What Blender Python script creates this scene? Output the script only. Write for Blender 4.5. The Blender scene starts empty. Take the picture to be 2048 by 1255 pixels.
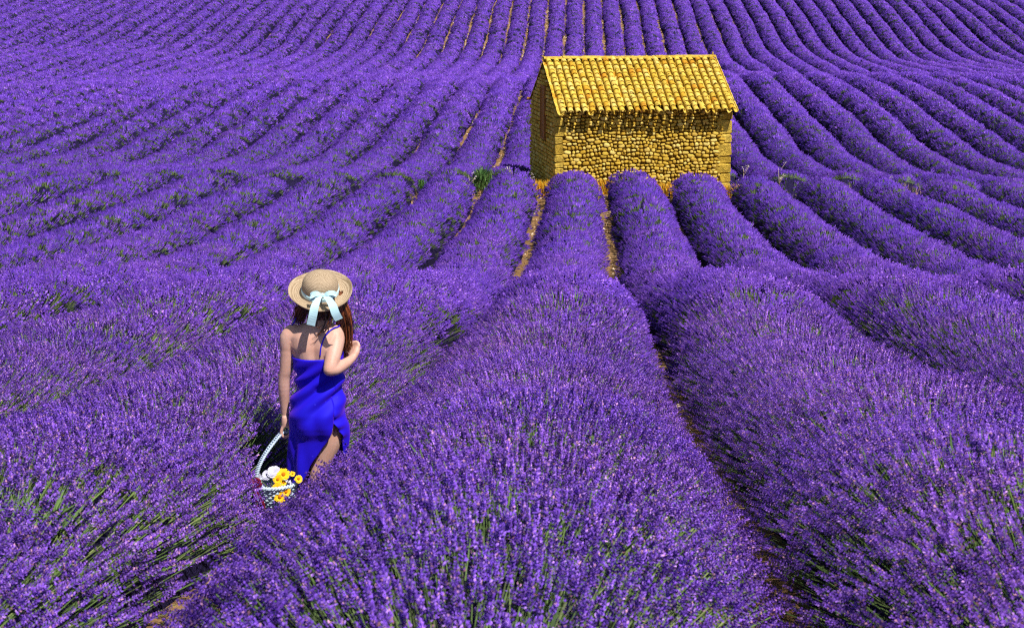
import bpy, bmesh, math, random
import numpy as np
from mathutils import Vector, Matrix, Euler

# ---------------------------------------------------------------- camera, sky, sun, exposure
SC = bpy.context.scene
COL = SC.collection
R = math.radians
F_PX = 2844.0            # focal length in pixels of the 2048 px wide frame (50 mm on 36 mm)
PITCH = R(13.5)
SP, CP = math.sin(PITCH), math.cos(PITCH)
CAM_Z = 6.4

cam_d = bpy.data.cameras.new('camera')
cam_d.lens = 50.0
cam_d.sensor_width = 36.0
cam_d.clip_start = 0.1
cam_d.clip_end = 2000.0
cam_d.dof.use_dof = True
cam_d.dof.focus_distance = 13.0
cam_d.dof.aperture_fstop = 7.0
cam = bpy.data.objects.new('camera', cam_d)
COL.objects.link(cam)
cam.location = (0, 0, CAM_Z)
cam.rotation_euler = (math.pi / 2 - PITCH, 0, 0)
SC.camera = cam

SUN_AZ = R(38)           # to the right of the direction that looks back at the camera
SUN_EL = R(57)
sun_vec = Vector((math.sin(SUN_AZ) * math.cos(SUN_EL), -math.cos(SUN_AZ) * math.cos(SUN_EL), math.sin(SUN_EL)))
w = bpy.data.worlds.new('World')
SC.world = w
w.use_nodes = True
nt = w.node_tree
sky = nt.nodes.new('ShaderNodeTexSky')
sky.sky_type = 'NISHITA'
sky.sun_disc = False
sky.sun_elevation = SUN_EL
sky.sun_rotation = math.atan2(sun_vec.x, sun_vec.y)
bg = nt.nodes['Background']
bg.inputs['Strength'].default_value = 0.07
nt.links.new(sky.outputs[0], bg.inputs['Color'])

sl = bpy.data.lights.new('sun', 'SUN')
sl.energy = 4.8
sl.angle = R(0.5)
sl.color = (1.0, 0.95, 0.86)
sun = bpy.data.objects.new('sun', sl)
COL.objects.link(sun)
sun.location = (20, -20, 40)
sun.rotation_euler = sun_vec.to_track_quat('Z', 'Y').to_euler()

SC.view_settings.view_transform = 'Standard'
SC.view_settings.look = 'None'
SC.view_settings.gamma = 1.0
SC.view_settings.exposure = 0.35

SC.cycles.use_denoising = False
SC.cycles.max_bounces = 4
SC.cycles.diffuse_bounces = 2
SC.cycles.glossy_bounces = 2
SC.cycles.filter_width = 1.15
SC.cycles.adaptive_threshold = 0.02

RNG = np.random.default_rng(7)
random.seed(7)

# ---------------------------------------------------------------- helpers
def link(o, parent=None):
    COL.objects.link(o)
    if parent is not None:
        o.parent = parent
    return o

def tag(o, label=None, cat=None, group=None, kind=None):
    if label: o['label'] = label
    if cat: o['category'] = cat
    if group: o['group'] = group
    if kind: o['kind'] = kind
    return o

def empty(name, loc=(0, 0, 0), rz=0.0):
    o = bpy.data.objects.new(name, None)
    o.empty_display_size = 0.2
    o.location = loc
    o.rotation_euler = (0, 0, rz)
    return link(o)

def mesh_np(name, V, Fc, mats=None, smooth=False, attrs=None, mat_idx=None):
    """V (n,3), Fc list/array of faces -> mesh datablock"""
    me = bpy.data.meshes.new(name)
    V = np.asarray(V, dtype=np.float32)
    if isinstance(Fc, np.ndarray):
        n, k = Fc.shape
        me.vertices.add(len(V))
        me.vertices.foreach_set('co', V.ravel())
        me.loops.add(n * k)
        me.loops.foreach_set('vertex_index', Fc.astype(np.int32).ravel())
        me.polygons.add(n)
        me.polygons.foreach_set('loop_start', np.arange(0, n * k, k, dtype=np.int32))
        me.update(calc_edges=True)
    else:
        me.from_pydata([tuple(map(float, v)) for v in V], [], [tuple(map(int, f)) for f in Fc])
    if smooth:
        me.polygons.foreach_set('use_smooth', np.ones(len(me.polygons), dtype=bool))
    for m in (mats or []):
        me.materials.append(m)
    if mat_idx is not None:
        me.polygons.foreach_set('material_index', np.asarray(mat_idx, dtype=np.int32))
    for an, (tp, dom, data) in (attrs or {}).items():
        a = me.attributes.new(an, tp, dom)
        data = np.asarray(data)
        key = {'FLOAT': 'value', 'INT': 'value', 'FLOAT_VECTOR': 'vector', 'FLOAT_COLOR': 'color'}[tp]
        a.data.foreach_set(key, data.ravel())
    me.update()
    return me

class MB:
    """collects pieces into one mesh"""
    def __init__(self):
        self.v = []; self.f = []; self.n = 0; self.t = []; self.mi = []
    def add(self, V, Fc, tint=0.0, mi=0):
        V = np.asarray(V, dtype=float).reshape(-1, 3)
        self.v.append(V)
        for f in Fc:
            self.f.append(tuple(int(i) + self.n for i in f)); self.mi.append(mi)
        self.t.append(np.full(len(V), tint))
        self.n += len(V)
    def box(self, lo, hi, tint=0.0, mi=0):
        x0, y0, z0 = lo; x1, y1, z1 = hi
        V = [(x0,y0,z0),(x1,y0,z0),(x1,y1,z0),(x0,y1,z0),(x0,y0,z1),(x1,y0,z1),(x1,y1,z1),(x0,y1,z1)]
        self.add(V, [(0,3,2,1),(4,5,6,7),(0,1,5,4),(1,2,6,5),(2,3,7,6),(3,0,4,7)], tint, mi)
    def tube(self, pts, rad, seg=8, tint=0.0, mi=0, flat=None):
        V, Fc = tube_vf(pts, rad, seg, flat)
        self.add(V, Fc, tint, mi)
    def mesh(self, name, mats, smooth=False):
        return mesh_np(name, np.vstack(self.v), self.f, mats, smooth, {'tint': ('FLOAT', 'POINT', np.concatenate(self.t))}, self.mi)
    def build(self, name, mats, parent=None, smooth=False):
        if not isinstance(mats, (list, tuple)): mats = [mats]
        return link(bpy.data.objects.new(name, self.mesh(name, mats, smooth)), parent)

def tube_vf(pts, rad, seg=8, flat=None, caps=True):
    P = np.asarray(pts, dtype=float)
    n = len(P)
    rad = np.broadcast_to(np.asarray(rad, dtype=float), (n,)) if np.ndim(rad) < 2 else np.asarray(rad, dtype=float)
    T = np.gradient(P, axis=0)
    T /= np.linalg.norm(T, axis=1)[:, None] + 1e-9
    ref = np.array([0, 0, 1.0]) if abs(T[0, 2]) < 0.9 else np.array([0, 1.0, 0])
    if flat is not None: ref = np.asarray(flat, dtype=float)
    V = []
    a = np.linspace(0, 2 * np.pi, seg, endpoint=False)
    for i in range(n):
        u = np.cross(ref, T[i]); u /= np.linalg.norm(u) + 1e-9
        v = np.cross(T[i], u)
        ru, rv = (rad[i], rad[i]) if rad.ndim == 1 else rad[i]
        V.append(P[i] + np.outer(np.cos(a) * ru, u) + np.outer(np.sin(a) * rv, v))
        if flat is None: ref = np.cross(T[i], u) if False else ref
    V = np.vstack(V)
    Fc = []
    for i in range(n - 1):
        for j in range(seg):
            k = (j + 1) % seg
            Fc.append((i * seg + j, i * seg + k, (i + 1) * seg + k, (i + 1) * seg + j))
    if caps:
        Fc.append(tuple(range(seg))[::-1])
        Fc.append(tuple((n - 1) * seg + j for j in range(seg)))
    return V, Fc

def smoothstep(a, b, x):
    t = np.clip((np.asarray(x, dtype=float) - a) / (b - a), 0, 1)
    return t * t * (3 - 2 * t)

# ---- materials
def new_mat(name, rough=0.8, spec=0.3):
    m = bpy.data.materials.new(name)
    m.use_nodes = True
    b = m.node_tree.nodes['Principled BSDF']
    b.inputs['Roughness'].default_value = rough
    b.inputs['Specular IOR Level'].default_value = spec
    return m, m.node_tree, b

def ramp(nt, stops, interp='LINEAR'):
    r = nt.nodes.new('ShaderNodeValToRGB')
    r.color_ramp.interpolation = interp
    e = r.color_ramp.elements
    while len(e) > 1: e.remove(e[0])
    e[0].position = stops[0][0]; e[0].color = (*stops[0][1], 1)
    for p, c in stops[1:]:
        n = e.new(p); n.color = (*c, 1)
    return r

def noise(nt, scale, detail=4, rough=0.6, coord='Object', vec=None):
    n = nt.nodes.new('ShaderNodeTexNoise')
    n.inputs['Scale'].default_value = scale
    n.inputs['Detail'].default_value = detail
    n.inputs['Roughness'].default_value = rough
    if vec is None:
        tc = nt.nodes.new('ShaderNodeTexCoord'); vec = tc.outputs[coord]
    nt.links.new(vec, n.inputs['Vector'])
    return n

def mixc(nt, a, b, fac, mode='MIX'):
    m = nt.nodes.new('ShaderNodeMix'); m.data_type = 'RGBA'; m.blend_type = mode
    for sock, val in ((m.inputs[0], fac), (m.inputs[6], a), (m.inputs[7], b)):
        if hasattr(val, 'links') or isinstance(val, bpy.types.NodeSocket): nt.links.new(val, sock)
        else: sock.default_value = val if np.isscalar(val) else (*val, 1)
    return m.outputs[2]

def math_n(nt, op, a, b=0.0):
    m = nt.nodes.new('ShaderNodeMath'); m.operation = op
    for i, val in enumerate((a, b)):
        if isinstance(val, bpy.types.NodeSocket): nt.links.new(val, m.inputs[i])
        else: m.inputs[i].default_value = val
    return m.outputs[0]

def bump(nt, b, height, strength=0.4, dist=0.02):
    n = nt.nodes.new('ShaderNodeBump')
    n.inputs['Strength'].default_value = strength
    n.inputs['Distance'].default_value = dist
    nt.links.new(height, n.inputs['Height'])
    nt.links.new(n.outputs[0], b.inputs['Normal'])

def simple_mat(name, col, rough=0.7, spec=0.3, var=0.25, scale=8.0, bmp=0.0, bdist=0.01):
    m, t, b = new_mat(name, rough, spec)
    n = noise(t, scale)
    lo = tuple(c * (1 - var) for c in col); hi = tuple(min(1, c * (1 + var)) for c in col)
    r = ramp(t, [(0.25, lo), (0.75, hi)])
    t.links.new(n.outputs['Fac'], r.inputs[0])
    t.links.new(r.outputs[0], b.inputs['Base Color'])
    if bmp: bump(t, b, n.outputs['Fac'], bmp, bdist)
    return m

def tinted_mat(name, stops, rough=0.85, spec=0.2, nscale=9.0, namount=0.35, bscale=40.0, bmp=0.5, bdist=0.01, dirt=None):
    """colour picked per piece: object random + per-vertex 'tint' attribute, plus grain"""
    m, t, b = new_mat(name, rough, spec)
    oi = t.nodes.new('ShaderNodeObjectInfo')
    at = t.nodes.new('ShaderNodeAttribute'); at.attribute_name = 'tint'
    f = math_n(t, 'FRACT', math_n(t, 'ADD', oi.outputs['Random'], at.outputs['Fac']))
    r = ramp(t, stops)
    t.links.new(f, r.inputs[0])
    geo = t.nodes.new('ShaderNodeNewGeometry')
    n = noise(t, nscale, 5, 0.65, vec=geo.outputs['Position'])
    g = ramp(t, [(0.3, (1 - namount,) * 3), (0.7, (1 + namount * 0.6,) * 3)])
    t.links.new(n.outputs['Fac'], g.inputs[0])
    c = mixc(t, r.outputs[0], g.outputs[0], 1.0, 'MULTIPLY')
    if dirt:
        n2 = noise(t, dirt[1], 6, 0.7, vec=geo.outputs['Position'])
        d = ramp(t, [(dirt[2], (0, 0, 0)), (dirt[2] + 0.08, (1, 1, 1))])
        t.links.new(n2.outputs['Fac'], d.inputs[0])
        c = mixc(t, c, dirt[0], d.outputs[0])
    t.links.new(c, b.inputs['Base Color'])
    n3 = noise(t, bscale, 4, 0.6, vec=geo.outputs['Position'])
    bump(t, b, n3.outputs['Fac'], bmp, bdist)
    return m

def unproj(x, y, dc):
    """photo pixel and depth along the lens axis -> world point (used once, to measure the place)"""
    u = (x - 1024.0) / F_PX; v = -(y - 627.5) / F_PX
    return np.array([u * dc, dc * (CP + v * SP), CAM_Z - dc * (SP - v * CP)])

# ---------------------------------------------------------------- terrain
PROF = np.array([(-30, 1.75), (-6, 1.80), (0, 1.83), (3.4, 1.90), (4.2, 2.01), (5.3, 2.22), (6.4, 2.45), (9.1, 2.96), (12.5, 3.47), (15.5, 4.07), (19.1, 4.87),
                 (23.9, 5.56), (27.7, 5.82), (30.7, 5.95), (36.2, 6.08), (39.6, 6.13), (41.6, 6.32), (44, 6.68), (48, 7.08), (54.8, 7.28), (60.5, 6.98), (72.7, 6.36),
                 (78.9, 6.22), (86, 6.9), (94, 7.35), (106, 7.5), (116, 7.25), (121, 6.7), (129, 5.2), (137.4, 3.6), (145, 2.6), (160, 1.9), (200, 1.5), (420, -5.0)])
def _pchip(x, xp, yp):
    h = np.diff(xp); d = np.diff(yp) / h
    m = np.zeros(len(xp)); m[0] = d[0]; m[-1] = d[-1]
    for i in range(1, len(xp) - 1):
        m[i] = (h[i] * d[i - 1] + h[i - 1] * d[i]) / (h[i] + h[i - 1])
    i = np.clip(np.searchsorted(xp, x) - 1, 0, len(xp) - 2)
    t = np.clip((x - xp[i]) / h[i], 0, 1)
    return ((2*t**3 - 3*t**2 + 1) * yp[i] + (t**3 - 2*t**2 + t) * h[i] * m[i]
            + (-2*t**3 + 3*t**2) * yp[i + 1] + (t**3 - t**2) * h[i] * m[i + 1])
def drop0(Y):
    return _pchip(np.asarray(Y, dtype=float), PROF[:, 0], PROF[:, 1])
WOMAN = unproj(632, 1096, 6.5)       # where the walker stands
def zg(X, Y):
    X = np.asarray(X, dtype=float); Y = np.asarray(Y, dtype=float)
    z = CAM_Z - drop0(Y)
    z = z - 0.32 * smoothstep(1.5, 6.5, X) * np.exp(-((Y - 41) / 9.0) ** 2)
    z = z - 0.55 * smoothstep(6, 30, -X) * np.exp(-((Y - 80) / 16.0) ** 2)
    z = z + 0.75 * smoothstep(5, 35, -X) * smoothstep(90, 112, Y) * (1 - smoothstep(122, 140, Y))
    # the furrow the walker stands in is washed out
    z = z - HOLLOW * np.exp(-((X - WOMAN[0] + 0.05) / 0.36) ** 2 - ((Y - WOMAN[1] + 0.12) / 0.75) ** 2)
    far = smoothstep(18, 40, Y)
    z = z + far * 0.10 * (np.sin(X * 0.21 + Y * 0.13 + 1.0) + 0.6 * np.sin(X * 0.37 - Y * 0.17))
    return z
HOLLOW = 0.0
HOLLOW = float((zg(WOMAN[0], WOMAN[1]) - WOMAN[2]) / 0.955)
def dc_of(Y):
    return np.asarray(Y) * CP + drop0(Y) * SP
ROW_W = 1.7
def row_x(k, Y, upper):
    base = (1161 - 1024) / F_PX * dc_of(Y) + ROW_W * (k - 0.135)
    if upper: base = base - 0.30
    return base
# ---------------------------------------------------------------- ground sheet
def build_ground():
    ys = np.unique(np.concatenate([np.arange(-30, 3, 1.5), np.arange(3, 24, 0.35), np.arange(24, 60, 0.6), np.arange(60, 150, 1.0), np.arange(150, 420.1, 15)]))
    xs = np.unique(np.concatenate([np.arange(-200, -50, 12), np.arange(-50, -8, 1.2), np.arange(-8, 9, 0.35), np.arange(9, 51, 1.2), np.arange(51, 200.1, 12)]))
    X, Y = np.meshgrid(xs, ys)
    Z = zg(X, Y) + 0.02 * np.sin(X * 5.1 + Y * 1.7) * np.sin(Y * 4.3 - X)
    V = np.stack([X, Y, Z], -1).reshape(-1, 3)
    nx, ny = len(xs), len(ys)
    i = np.arange(ny - 1)[:, None] * nx + np.arange(nx - 1)[None]
    Fq = np.stack([i, i + 1, i + nx + 1, i + nx], -1).reshape(-1, 4)
    m, t, b = new_mat('ochre_soil', 0.95, 0.1)
    geo = t.nodes.new('ShaderNodeNewGeometry')
    n1 = noise(t, 0.8, 5, 0.6, vec=geo.outputs['Position'])
    r1 = ramp(t, [(0.3, (0.19, 0.105, 0.045)), (0.55, (0.34, 0.20, 0.09)), (0.75, (0.46, 0.31, 0.17))])
    t.links.new(n1.outputs['Fac'], r1.inputs[0])
    n2 = noise(t, 14, 6, 0.7, vec=geo.outputs['Position'])
    r2 = ramp(t, [(0.35, (0.45, 0.45, 0.45)), (0.7, (1.3, 1.3, 1.3))])
    t.links.new(n2.outputs['Fac'], r2.inputs[0])
    t.links.new(mixc(t, r1.outputs[0], r2.outputs[0], 1.0, 'MULTIPLY'), b.inputs['Base Color'])
    bump(t, b, n2.outputs['Fac'], 0.9, 0.05)
    me = mesh_np('ground', V, Fq, [m], True)
    o = link(bpy.data.objects.new('ground', me))
    tag(o, kind='structure')
build_ground()

# ---------------------------------------------------------------- lavender prototypes (shared by every row)
PURP = np.array([(0.162, 0.074, 0.44), (0.20, 0.098, 0.51), (0.124, 0.056, 0.37), (0.26, 0.145, 0.55), (0.178, 0.072, 0.47)])
GAIN = [np.array((1.0, 1.0, 1.0))]      # colour gain by head detail: coarse heads darkened for missing self-shadow
def petal_col(r, plain=False):
    x = r.random()
    if plain: x *= 0.84
    if x < 0.80: c = PURP[r.integers(len(PURP))]
    elif x < 0.87: c = np.array((0.42, 0.27, 0.64))
    elif x < 0.93: c = np.array((0.40, 0.24, 0.30))
    elif x < 0.96: c = np.array((0.22, 0.12, 0.12))
    else: c = np.array((0.07, 0.035, 0.16))
    return c * r.uniform(0.6, 1.4) * GAIN[0]
STEM = np.array((0.105, 0.175, 0.05)); STEM2 = np.array((0.17, 0.22, 0.085))

def stalk(r, detail, length, head, hr, root=(0, 0), tip=(0, 0), green=False):
    """one flower stalk: stem and flower head; returns V, triangles, colours. The head's middle sits at z=0 of the tuft."""
    V = []; Fc = []; C = []
    p0 = np.array([root[0], root[1], -length]); p1 = np.array([tip[0], tip[1], r.uniform(-0.35, 0.25) * head])
    ax = (p1 - p0) / np.linalg.norm(p1 - p0)
    u = np.cross(ax, (1, 0.3, 0.1)); u /= np.linalg.norm(u); w_ = np.cross(ax, u)
    n = 0
    sc = (STEM if r.random() < 0.6 else STEM2) * r.uniform(0.7, 1.3) * (1.0 if detail == 0 else 0.6)
    rs = 0.0016 if detail == 0 else (0.0022 if detail == 1 else 0.003)
    sides = 3
    for q in range(2):
        for s in range(sides):
            a = 2 * np.pi * s / sides
            V.append((p0 if q == 0 else p1) + rs * (np.cos(a) * u + np.sin(a) * w_)); C.append(sc)
    for s in range(sides):
        k = (s + 1) % sides
        Fc += [(s, k, sides + k), (s, sides + k, sides + s)]
    n = 2 * sides
    if green:
        # a leafy, unopened shoot
        for q in range(3 if detail < 2 else 2):
            a = r.uniform(0, 6.28); b0 = p1 - ax * head * r.uniform(0, 1.5)
            d = ax * 1.0 + 0.45 * (np.cos(a) * u + np.sin(a) * w_); d /= np.linalg.norm(d)
            e = np.cross(d, ax); e /= np.linalg.norm(e) + 1e-9
            L = head * r.uniform(0.9, 1.6); wd = hr * 0.55
            cc = (np.array((0.085, 0.15, 0.05)) if detail == 0 else np.array((0.085, 0.12, 0.06))) * r.uniform(0.6, 1.3)
            V += [b0 - e * wd, b0 + e * wd, b0 + d * L]; C += [cc * 0.8, cc * 0.8, cc * 1.2]
            Fc.append((n, n + 1, n + 2)); n += 3
        return V, Fc, C
    if detail == 0:
        tiers = r.integers(5, 8)
        for q in range(tiers):
            f = q / (tiers - 1)
            h = p1 + ax * head * (f - 0.1) * 1.0 if q else p1 - ax * head * 0.42
            rad = hr * (1.0 - 0.55 * f) if q else hr * 0.75
            m = 5 if f < 0.7 else 4
            off = r.uniform(0, 6.28)
            for s in range(m):
                a = off + 2 * np.pi * s / m + r.uniform(-.3, .3)
                rd = np.cos(a) * u + np.sin(a) * w_
                c = petal_col(r)
                out = rad * r.uniform(0.8, 1.45)
                b0 = h + rd * rad * 0.15 - ax * head * 0.05
                t1 = h + rd * out + ax * head * r.uniform(0.02, 0.13)
                e = np.cross(rd, ax) * rad * r.uniform(0.40, 0.62)
                V += [b0, h + rd * out * 0.72 + e, t1, h + rd * out * 0.72 - e + ax * head * 0.06]
                C += [c * 0.6, c, c * 1.15, c]  # shading painted into the petal: dark root, lighter tip
                Fc += [(n, n + 1, n + 2), (n, n + 2, n + 3)]; n += 4
    elif detail == 1:
        for q, (f0, rr) in enumerate(((-0.45, 0.8), (-0.05, 1.0), (0.35, 0.75))):
            h = p1 + ax * head * f0
            c = petal_col(r, True); off = r.uniform(0, 6.28)
            V.append(h - ax * head * 0.16); C.append(c * 0.6)  # whorl base painted darker, as if shaded
            for s in range(4):
                a = off + np.pi / 2 * s
                V.append(h + hr * rr * r.uniform(0.7, 1.3) * (np.cos(a) * u + np.sin(a) * w_) + ax * head * r.uniform(-.06, .1)); C.append(petal_col(r) if r.random() < .6 else c)
            V.append(h + ax * head * 0.30); C.append(c * 1.1)
            for s in range(4):
                k = (s + 1) % 4
                Fc += [(n, n + 1 + k, n + 1 + s), (n + 5, n + 1 + s, n + 1 + k)]
            n += 6
    else:
        c = petal_col(r, True); off = r.uniform(0, 6.28)
        V.append(p1 - ax * head * 0.5); C.append(c * 0.7)  # head base painted darker and tip lighter, like shading
        for s in range(3):
            a = off + 2 * np.pi / 3 * s
            V.append(p1 + hr * r.uniform(.8, 1.2) * (np.cos(a) * u + np.sin(a) * w_)); C.append(petal_col(r, True) if r.random() < .4 else c)
        V.append(p1 + ax * head * 0.55); C.append(c * 1.15)
        for s in range(3):
            k = (s + 1) % 3
            Fc += [(n, n + 1 + k, n + 1 + s), (n + 4, n + 1 + s, n + 1 + k)]
        n += 5
    return V, Fc, C

def lavender_mat():
    m, t, b = new_mat('lavender_flower', 0.75, 0.15)
    at = t.nodes.new('ShaderNodeAttribute'); at.attribute_name = 'col'
    oi = t.nodes.new('ShaderNodeObjectInfo')
    r = ramp(t, [(0.0, (0.62, 0.60, 0.64)), (0.5, (1, 1, 1)), (0.9, (1.32, 1.30, 1.2)), (1.0, (1.6, 1.6, 1.4))])
    t.links.new(oi.outputs['Random'], r.inputs[0])
    geo = t.nodes.new('ShaderNodeNewGeometry')
    nz = noise(t, 0.55, 3, 0.6, vec=geo.outputs['Position'])
    r2 = ramp(t, [(0.3, (0.86, 0.84, 1.04)), (0.7, (1.12, 1.10, 0.98))])
    t.links.new(nz.outputs['Fac'], r2.inputs[0])
    c = mixc(t, at.outputs['Color'], r.outputs[0], 1.0, 'MULTIPLY')
    c = mixc(t, c, r2.outputs[0], 1.0, 'MULTIPLY')
    t.links.new(c, b.inputs['Base Color'])
    return m
M_LAV = lavender_mat()

PROTO = bpy.data.collections.new('lavender_stalk_shapes')   # not linked to the scene: only instanced
PROTO_N = [0]
def proto(stalks, bend=0.82):
    V = []; Fc = []; C = []; n = 0
    for v, f, c in stalks:
        V += list(v); C += list(c)
        Fc += [tuple(i + n for i in q) for q in f]; n += len(v)
    me = mesh_np('stalk', np.array(V), np.array(Fc), [M_LAV], False,
                 {'col': ('FLOAT_COLOR', 'POINT', np.hstack([np.array(C), np.ones((len(C), 1))]))})
    # soft normals: a head takes the light like the cushion it sits on, not like a lone spike
    me.polygons.foreach_set('use_smooth', np.ones(len(me.polygons), dtype=bool))
    vn = np.array([v.vector[:] for v in me.vertex_normals])
    vn = vn * (1 - bend) + np.array((0, 0, bend)); vn /= np.linalg.norm(vn, axis=1)[:, None] + 1e-9
    me.normals_split_custom_set_from_vertices(vn.tolist())
    i = PROTO_N[0]; PROTO_N[0] += 1
    PROTO.objects.link(bpy.data.objects.new('lavender_stalk_%02d' % i, me))
    return i
def tuft(r, n, detail, rad, length, head, hr, green=0.0):
    out = []
    GAIN[0] = np.array((0.54, 0.40, 0.73)) if detail == 1 else (np.array((0.56, 0.42, 0.78)) if rad > 0.1 else np.array((0.43, 0.315, 0.62)))  # lower tones make up for the self-shadow coarse tufts lack
    for q in range(n):
        a = r.uniform(0, 6.28); d = rad * math.sqrt((q + 0.5) / n)
        tx, ty = d * math.cos(a), d * math.sin(a)
        s = r.uniform(0.8, 1.2)
        out.append(stalk(r, detail, length * s, head * s, hr * r.uniform(.85, 1.15), (tx * 0.35, ty * 0.35), (tx, ty), r.random() < green))
    return out
r_ = np.random.default_rng(3)
GAIN[0] = np.array((1.02, 0.85, 1.08))
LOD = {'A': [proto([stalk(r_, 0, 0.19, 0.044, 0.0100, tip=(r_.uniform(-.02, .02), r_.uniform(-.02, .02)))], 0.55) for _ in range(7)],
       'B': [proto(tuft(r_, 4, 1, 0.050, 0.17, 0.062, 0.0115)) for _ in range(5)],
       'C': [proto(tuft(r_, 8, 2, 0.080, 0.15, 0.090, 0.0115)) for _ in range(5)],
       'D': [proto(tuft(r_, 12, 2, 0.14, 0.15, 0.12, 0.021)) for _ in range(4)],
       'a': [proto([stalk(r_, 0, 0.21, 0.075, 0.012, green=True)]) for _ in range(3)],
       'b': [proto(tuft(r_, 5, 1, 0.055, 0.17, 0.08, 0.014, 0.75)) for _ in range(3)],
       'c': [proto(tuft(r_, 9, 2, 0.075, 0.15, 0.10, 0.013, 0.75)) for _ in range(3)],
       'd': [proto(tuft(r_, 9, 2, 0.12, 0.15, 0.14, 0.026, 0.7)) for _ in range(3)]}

def scatter_group(name, coll):
    g = bpy.data.node_groups.new(name, 'GeometryNodeTree')
    g.interface.new_socket('Geometry', in_out='INPUT', socket_type='NodeSocketGeometry')
    g.interface.new_socket('Geometry', in_out='OUTPUT', socket_type='NodeSocketGeometry')
    N = g.nodes; L = g.links
    gi = N.new('NodeGroupInput'); go = N.new('NodeGroupOutput')
    ci = N.new('GeometryNodeCollectionInfo')
    ci.inputs['Collection'].default_value = coll
    ci.inputs['Separate Children'].default_value = True
    ci.inputs['Reset Children'].default_value = True
    iop = N.new('GeometryNodeInstanceOnPoints')
    iop.inputs['Pick Instance'].default_value = True
    def attr(n, tp):
        a = N.new('GeometryNodeInputNamedAttribute'); a.data_type = tp; a.inputs['Name'].default_value = n
        return a.outputs['Attribute']
    e2r = N.new('FunctionNodeEulerToRotation')
    L.new(gi.outputs[0], iop.inputs['Points'])
    L.new(ci.outputs[0], iop.inputs['Instance'])
    L.new(attr('proto', 'INT'), iop.inputs['Instance Index'])
    L.new(attr('rot', 'FLOAT_VECTOR'), e2r.inputs[0])
    L.new(e2r.outputs[0], iop.inputs['Rotation'])
    L.new(attr('scl', 'FLOAT_VECTOR'), iop.inputs['Scale'])
    L.new(iop.outputs[0], go.inputs[0])
    return g
GN_LAV = scatter_group('scatter_stalks', PROTO)

def euler_to(D, spin):
    """euler XYZ that takes +Z to direction D with a spin about it (Rz(az) Ry(th) Rz(spin))"""
    D = D / np.linalg.norm(D, axis=1)[:, None]
    th = np.arccos(np.clip(D[:, 2], -1, 1)); az = np.arctan2(D[:, 1], D[:, 0])
    ca, sa, ct, st, cs, ss = np.cos(az), np.sin(az), np.cos(th), np.sin(th), np.cos(spin), np.sin(spin)
    # M = Rz(az) Ry(th) Rz(spin)
    m20 = -st * cs; m21 = st * ss; m22 = ct
    m10 = sa * ct * cs + ca * ss; m00 = ca * ct * cs - sa * ss
    ry = np.arcsin(np.clip(-m20, -1, 1)); rx = np.arctan2(m21, m22); rz = np.arctan2(m10, m00)
    return np.stack([rx, ry, rz], 1)

def in_view(X, Y, Z, mx=2.5, my=1.0):
    dc = Y * CP + (CAM_Z - Z) * SP
    vy = Y * SP - (CAM_Z - Z) * CP
    ok = dc > 1.0
    ok &= np.abs(X) < (1024 / F_PX) * dc + mx
    ok &= vy > -(640 / F_PX) * dc - my
    return ok

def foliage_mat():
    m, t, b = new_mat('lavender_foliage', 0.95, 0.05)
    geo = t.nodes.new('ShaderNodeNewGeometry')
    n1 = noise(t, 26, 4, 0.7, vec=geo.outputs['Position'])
    r1 = ramp(t, [(0.32, (0.012, 0.010, 0.022)), (0.5, (0.020, 0.015, 0.055)), (0.62, (0.032, 0.022, 0.09)), (0.78, (0.028, 0.034, 0.026))])  # leaf colour darkened to navy, imitating shade between the flower heads
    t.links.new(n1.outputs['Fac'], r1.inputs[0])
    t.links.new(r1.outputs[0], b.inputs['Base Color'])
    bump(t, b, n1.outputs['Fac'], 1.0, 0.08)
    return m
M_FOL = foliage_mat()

HUT_P = unproj(1112, 360, 41.1)      # front left corner of the hut
HUT_YAW = R(10.6)
HUT_L, HUT_D = 5.22, 3.6
ROW_END, ROW_START = 39.6, 41.9

def row_profile(k, Y, upper, rs):
    """half width, height, centre x along a row"""
    ph = rs.uniform(0, 6.28, 4)
    hw = 0.775 + 0.045 * (1 - smoothstep(8, 22, Y)) + 0.025 * np.sin(Y * 0.9 + ph[0]) + 0.02 * np.sin(Y * 2.3 + ph[1])
    H = 0.79 - 0.26 * (1 - smoothstep(6.5, 15, Y)) + 0.03 * np.sin(Y * 0.7 + ph[2]) + 0.025 * np.sin(Y * 3.1 + ph[3])
    xo = 0.05 * np.sin(Y * 0.31 + ph[1]) + 0.03 * np.sin(Y * 0.83 + ph[2])
    return hw, H, xo

NOTCH_A = unproj(585, 1050, 5.2)[:2]; NOTCH_B = np.array((WOMAN[0] - 0.08, WOMAN[1] - 0.02))
def trod(X, Y):
    """plants are trodden low along the walker's way in: 1 = untouched"""
    d = NOTCH_B - NOTCH_A
    t = np.clip(((X - NOTCH_A[0]) * d[0] + (Y - NOTCH_A[1]) * d[1]) / (d @ d), 0, 1)
    r = np.hypot(X - NOTCH_A[0] - t * d[0], Y - NOTCH_A[1] - t * d[1])
    return 1 - 0.82 * np.exp(-(r / 0.20) ** 4)

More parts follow.
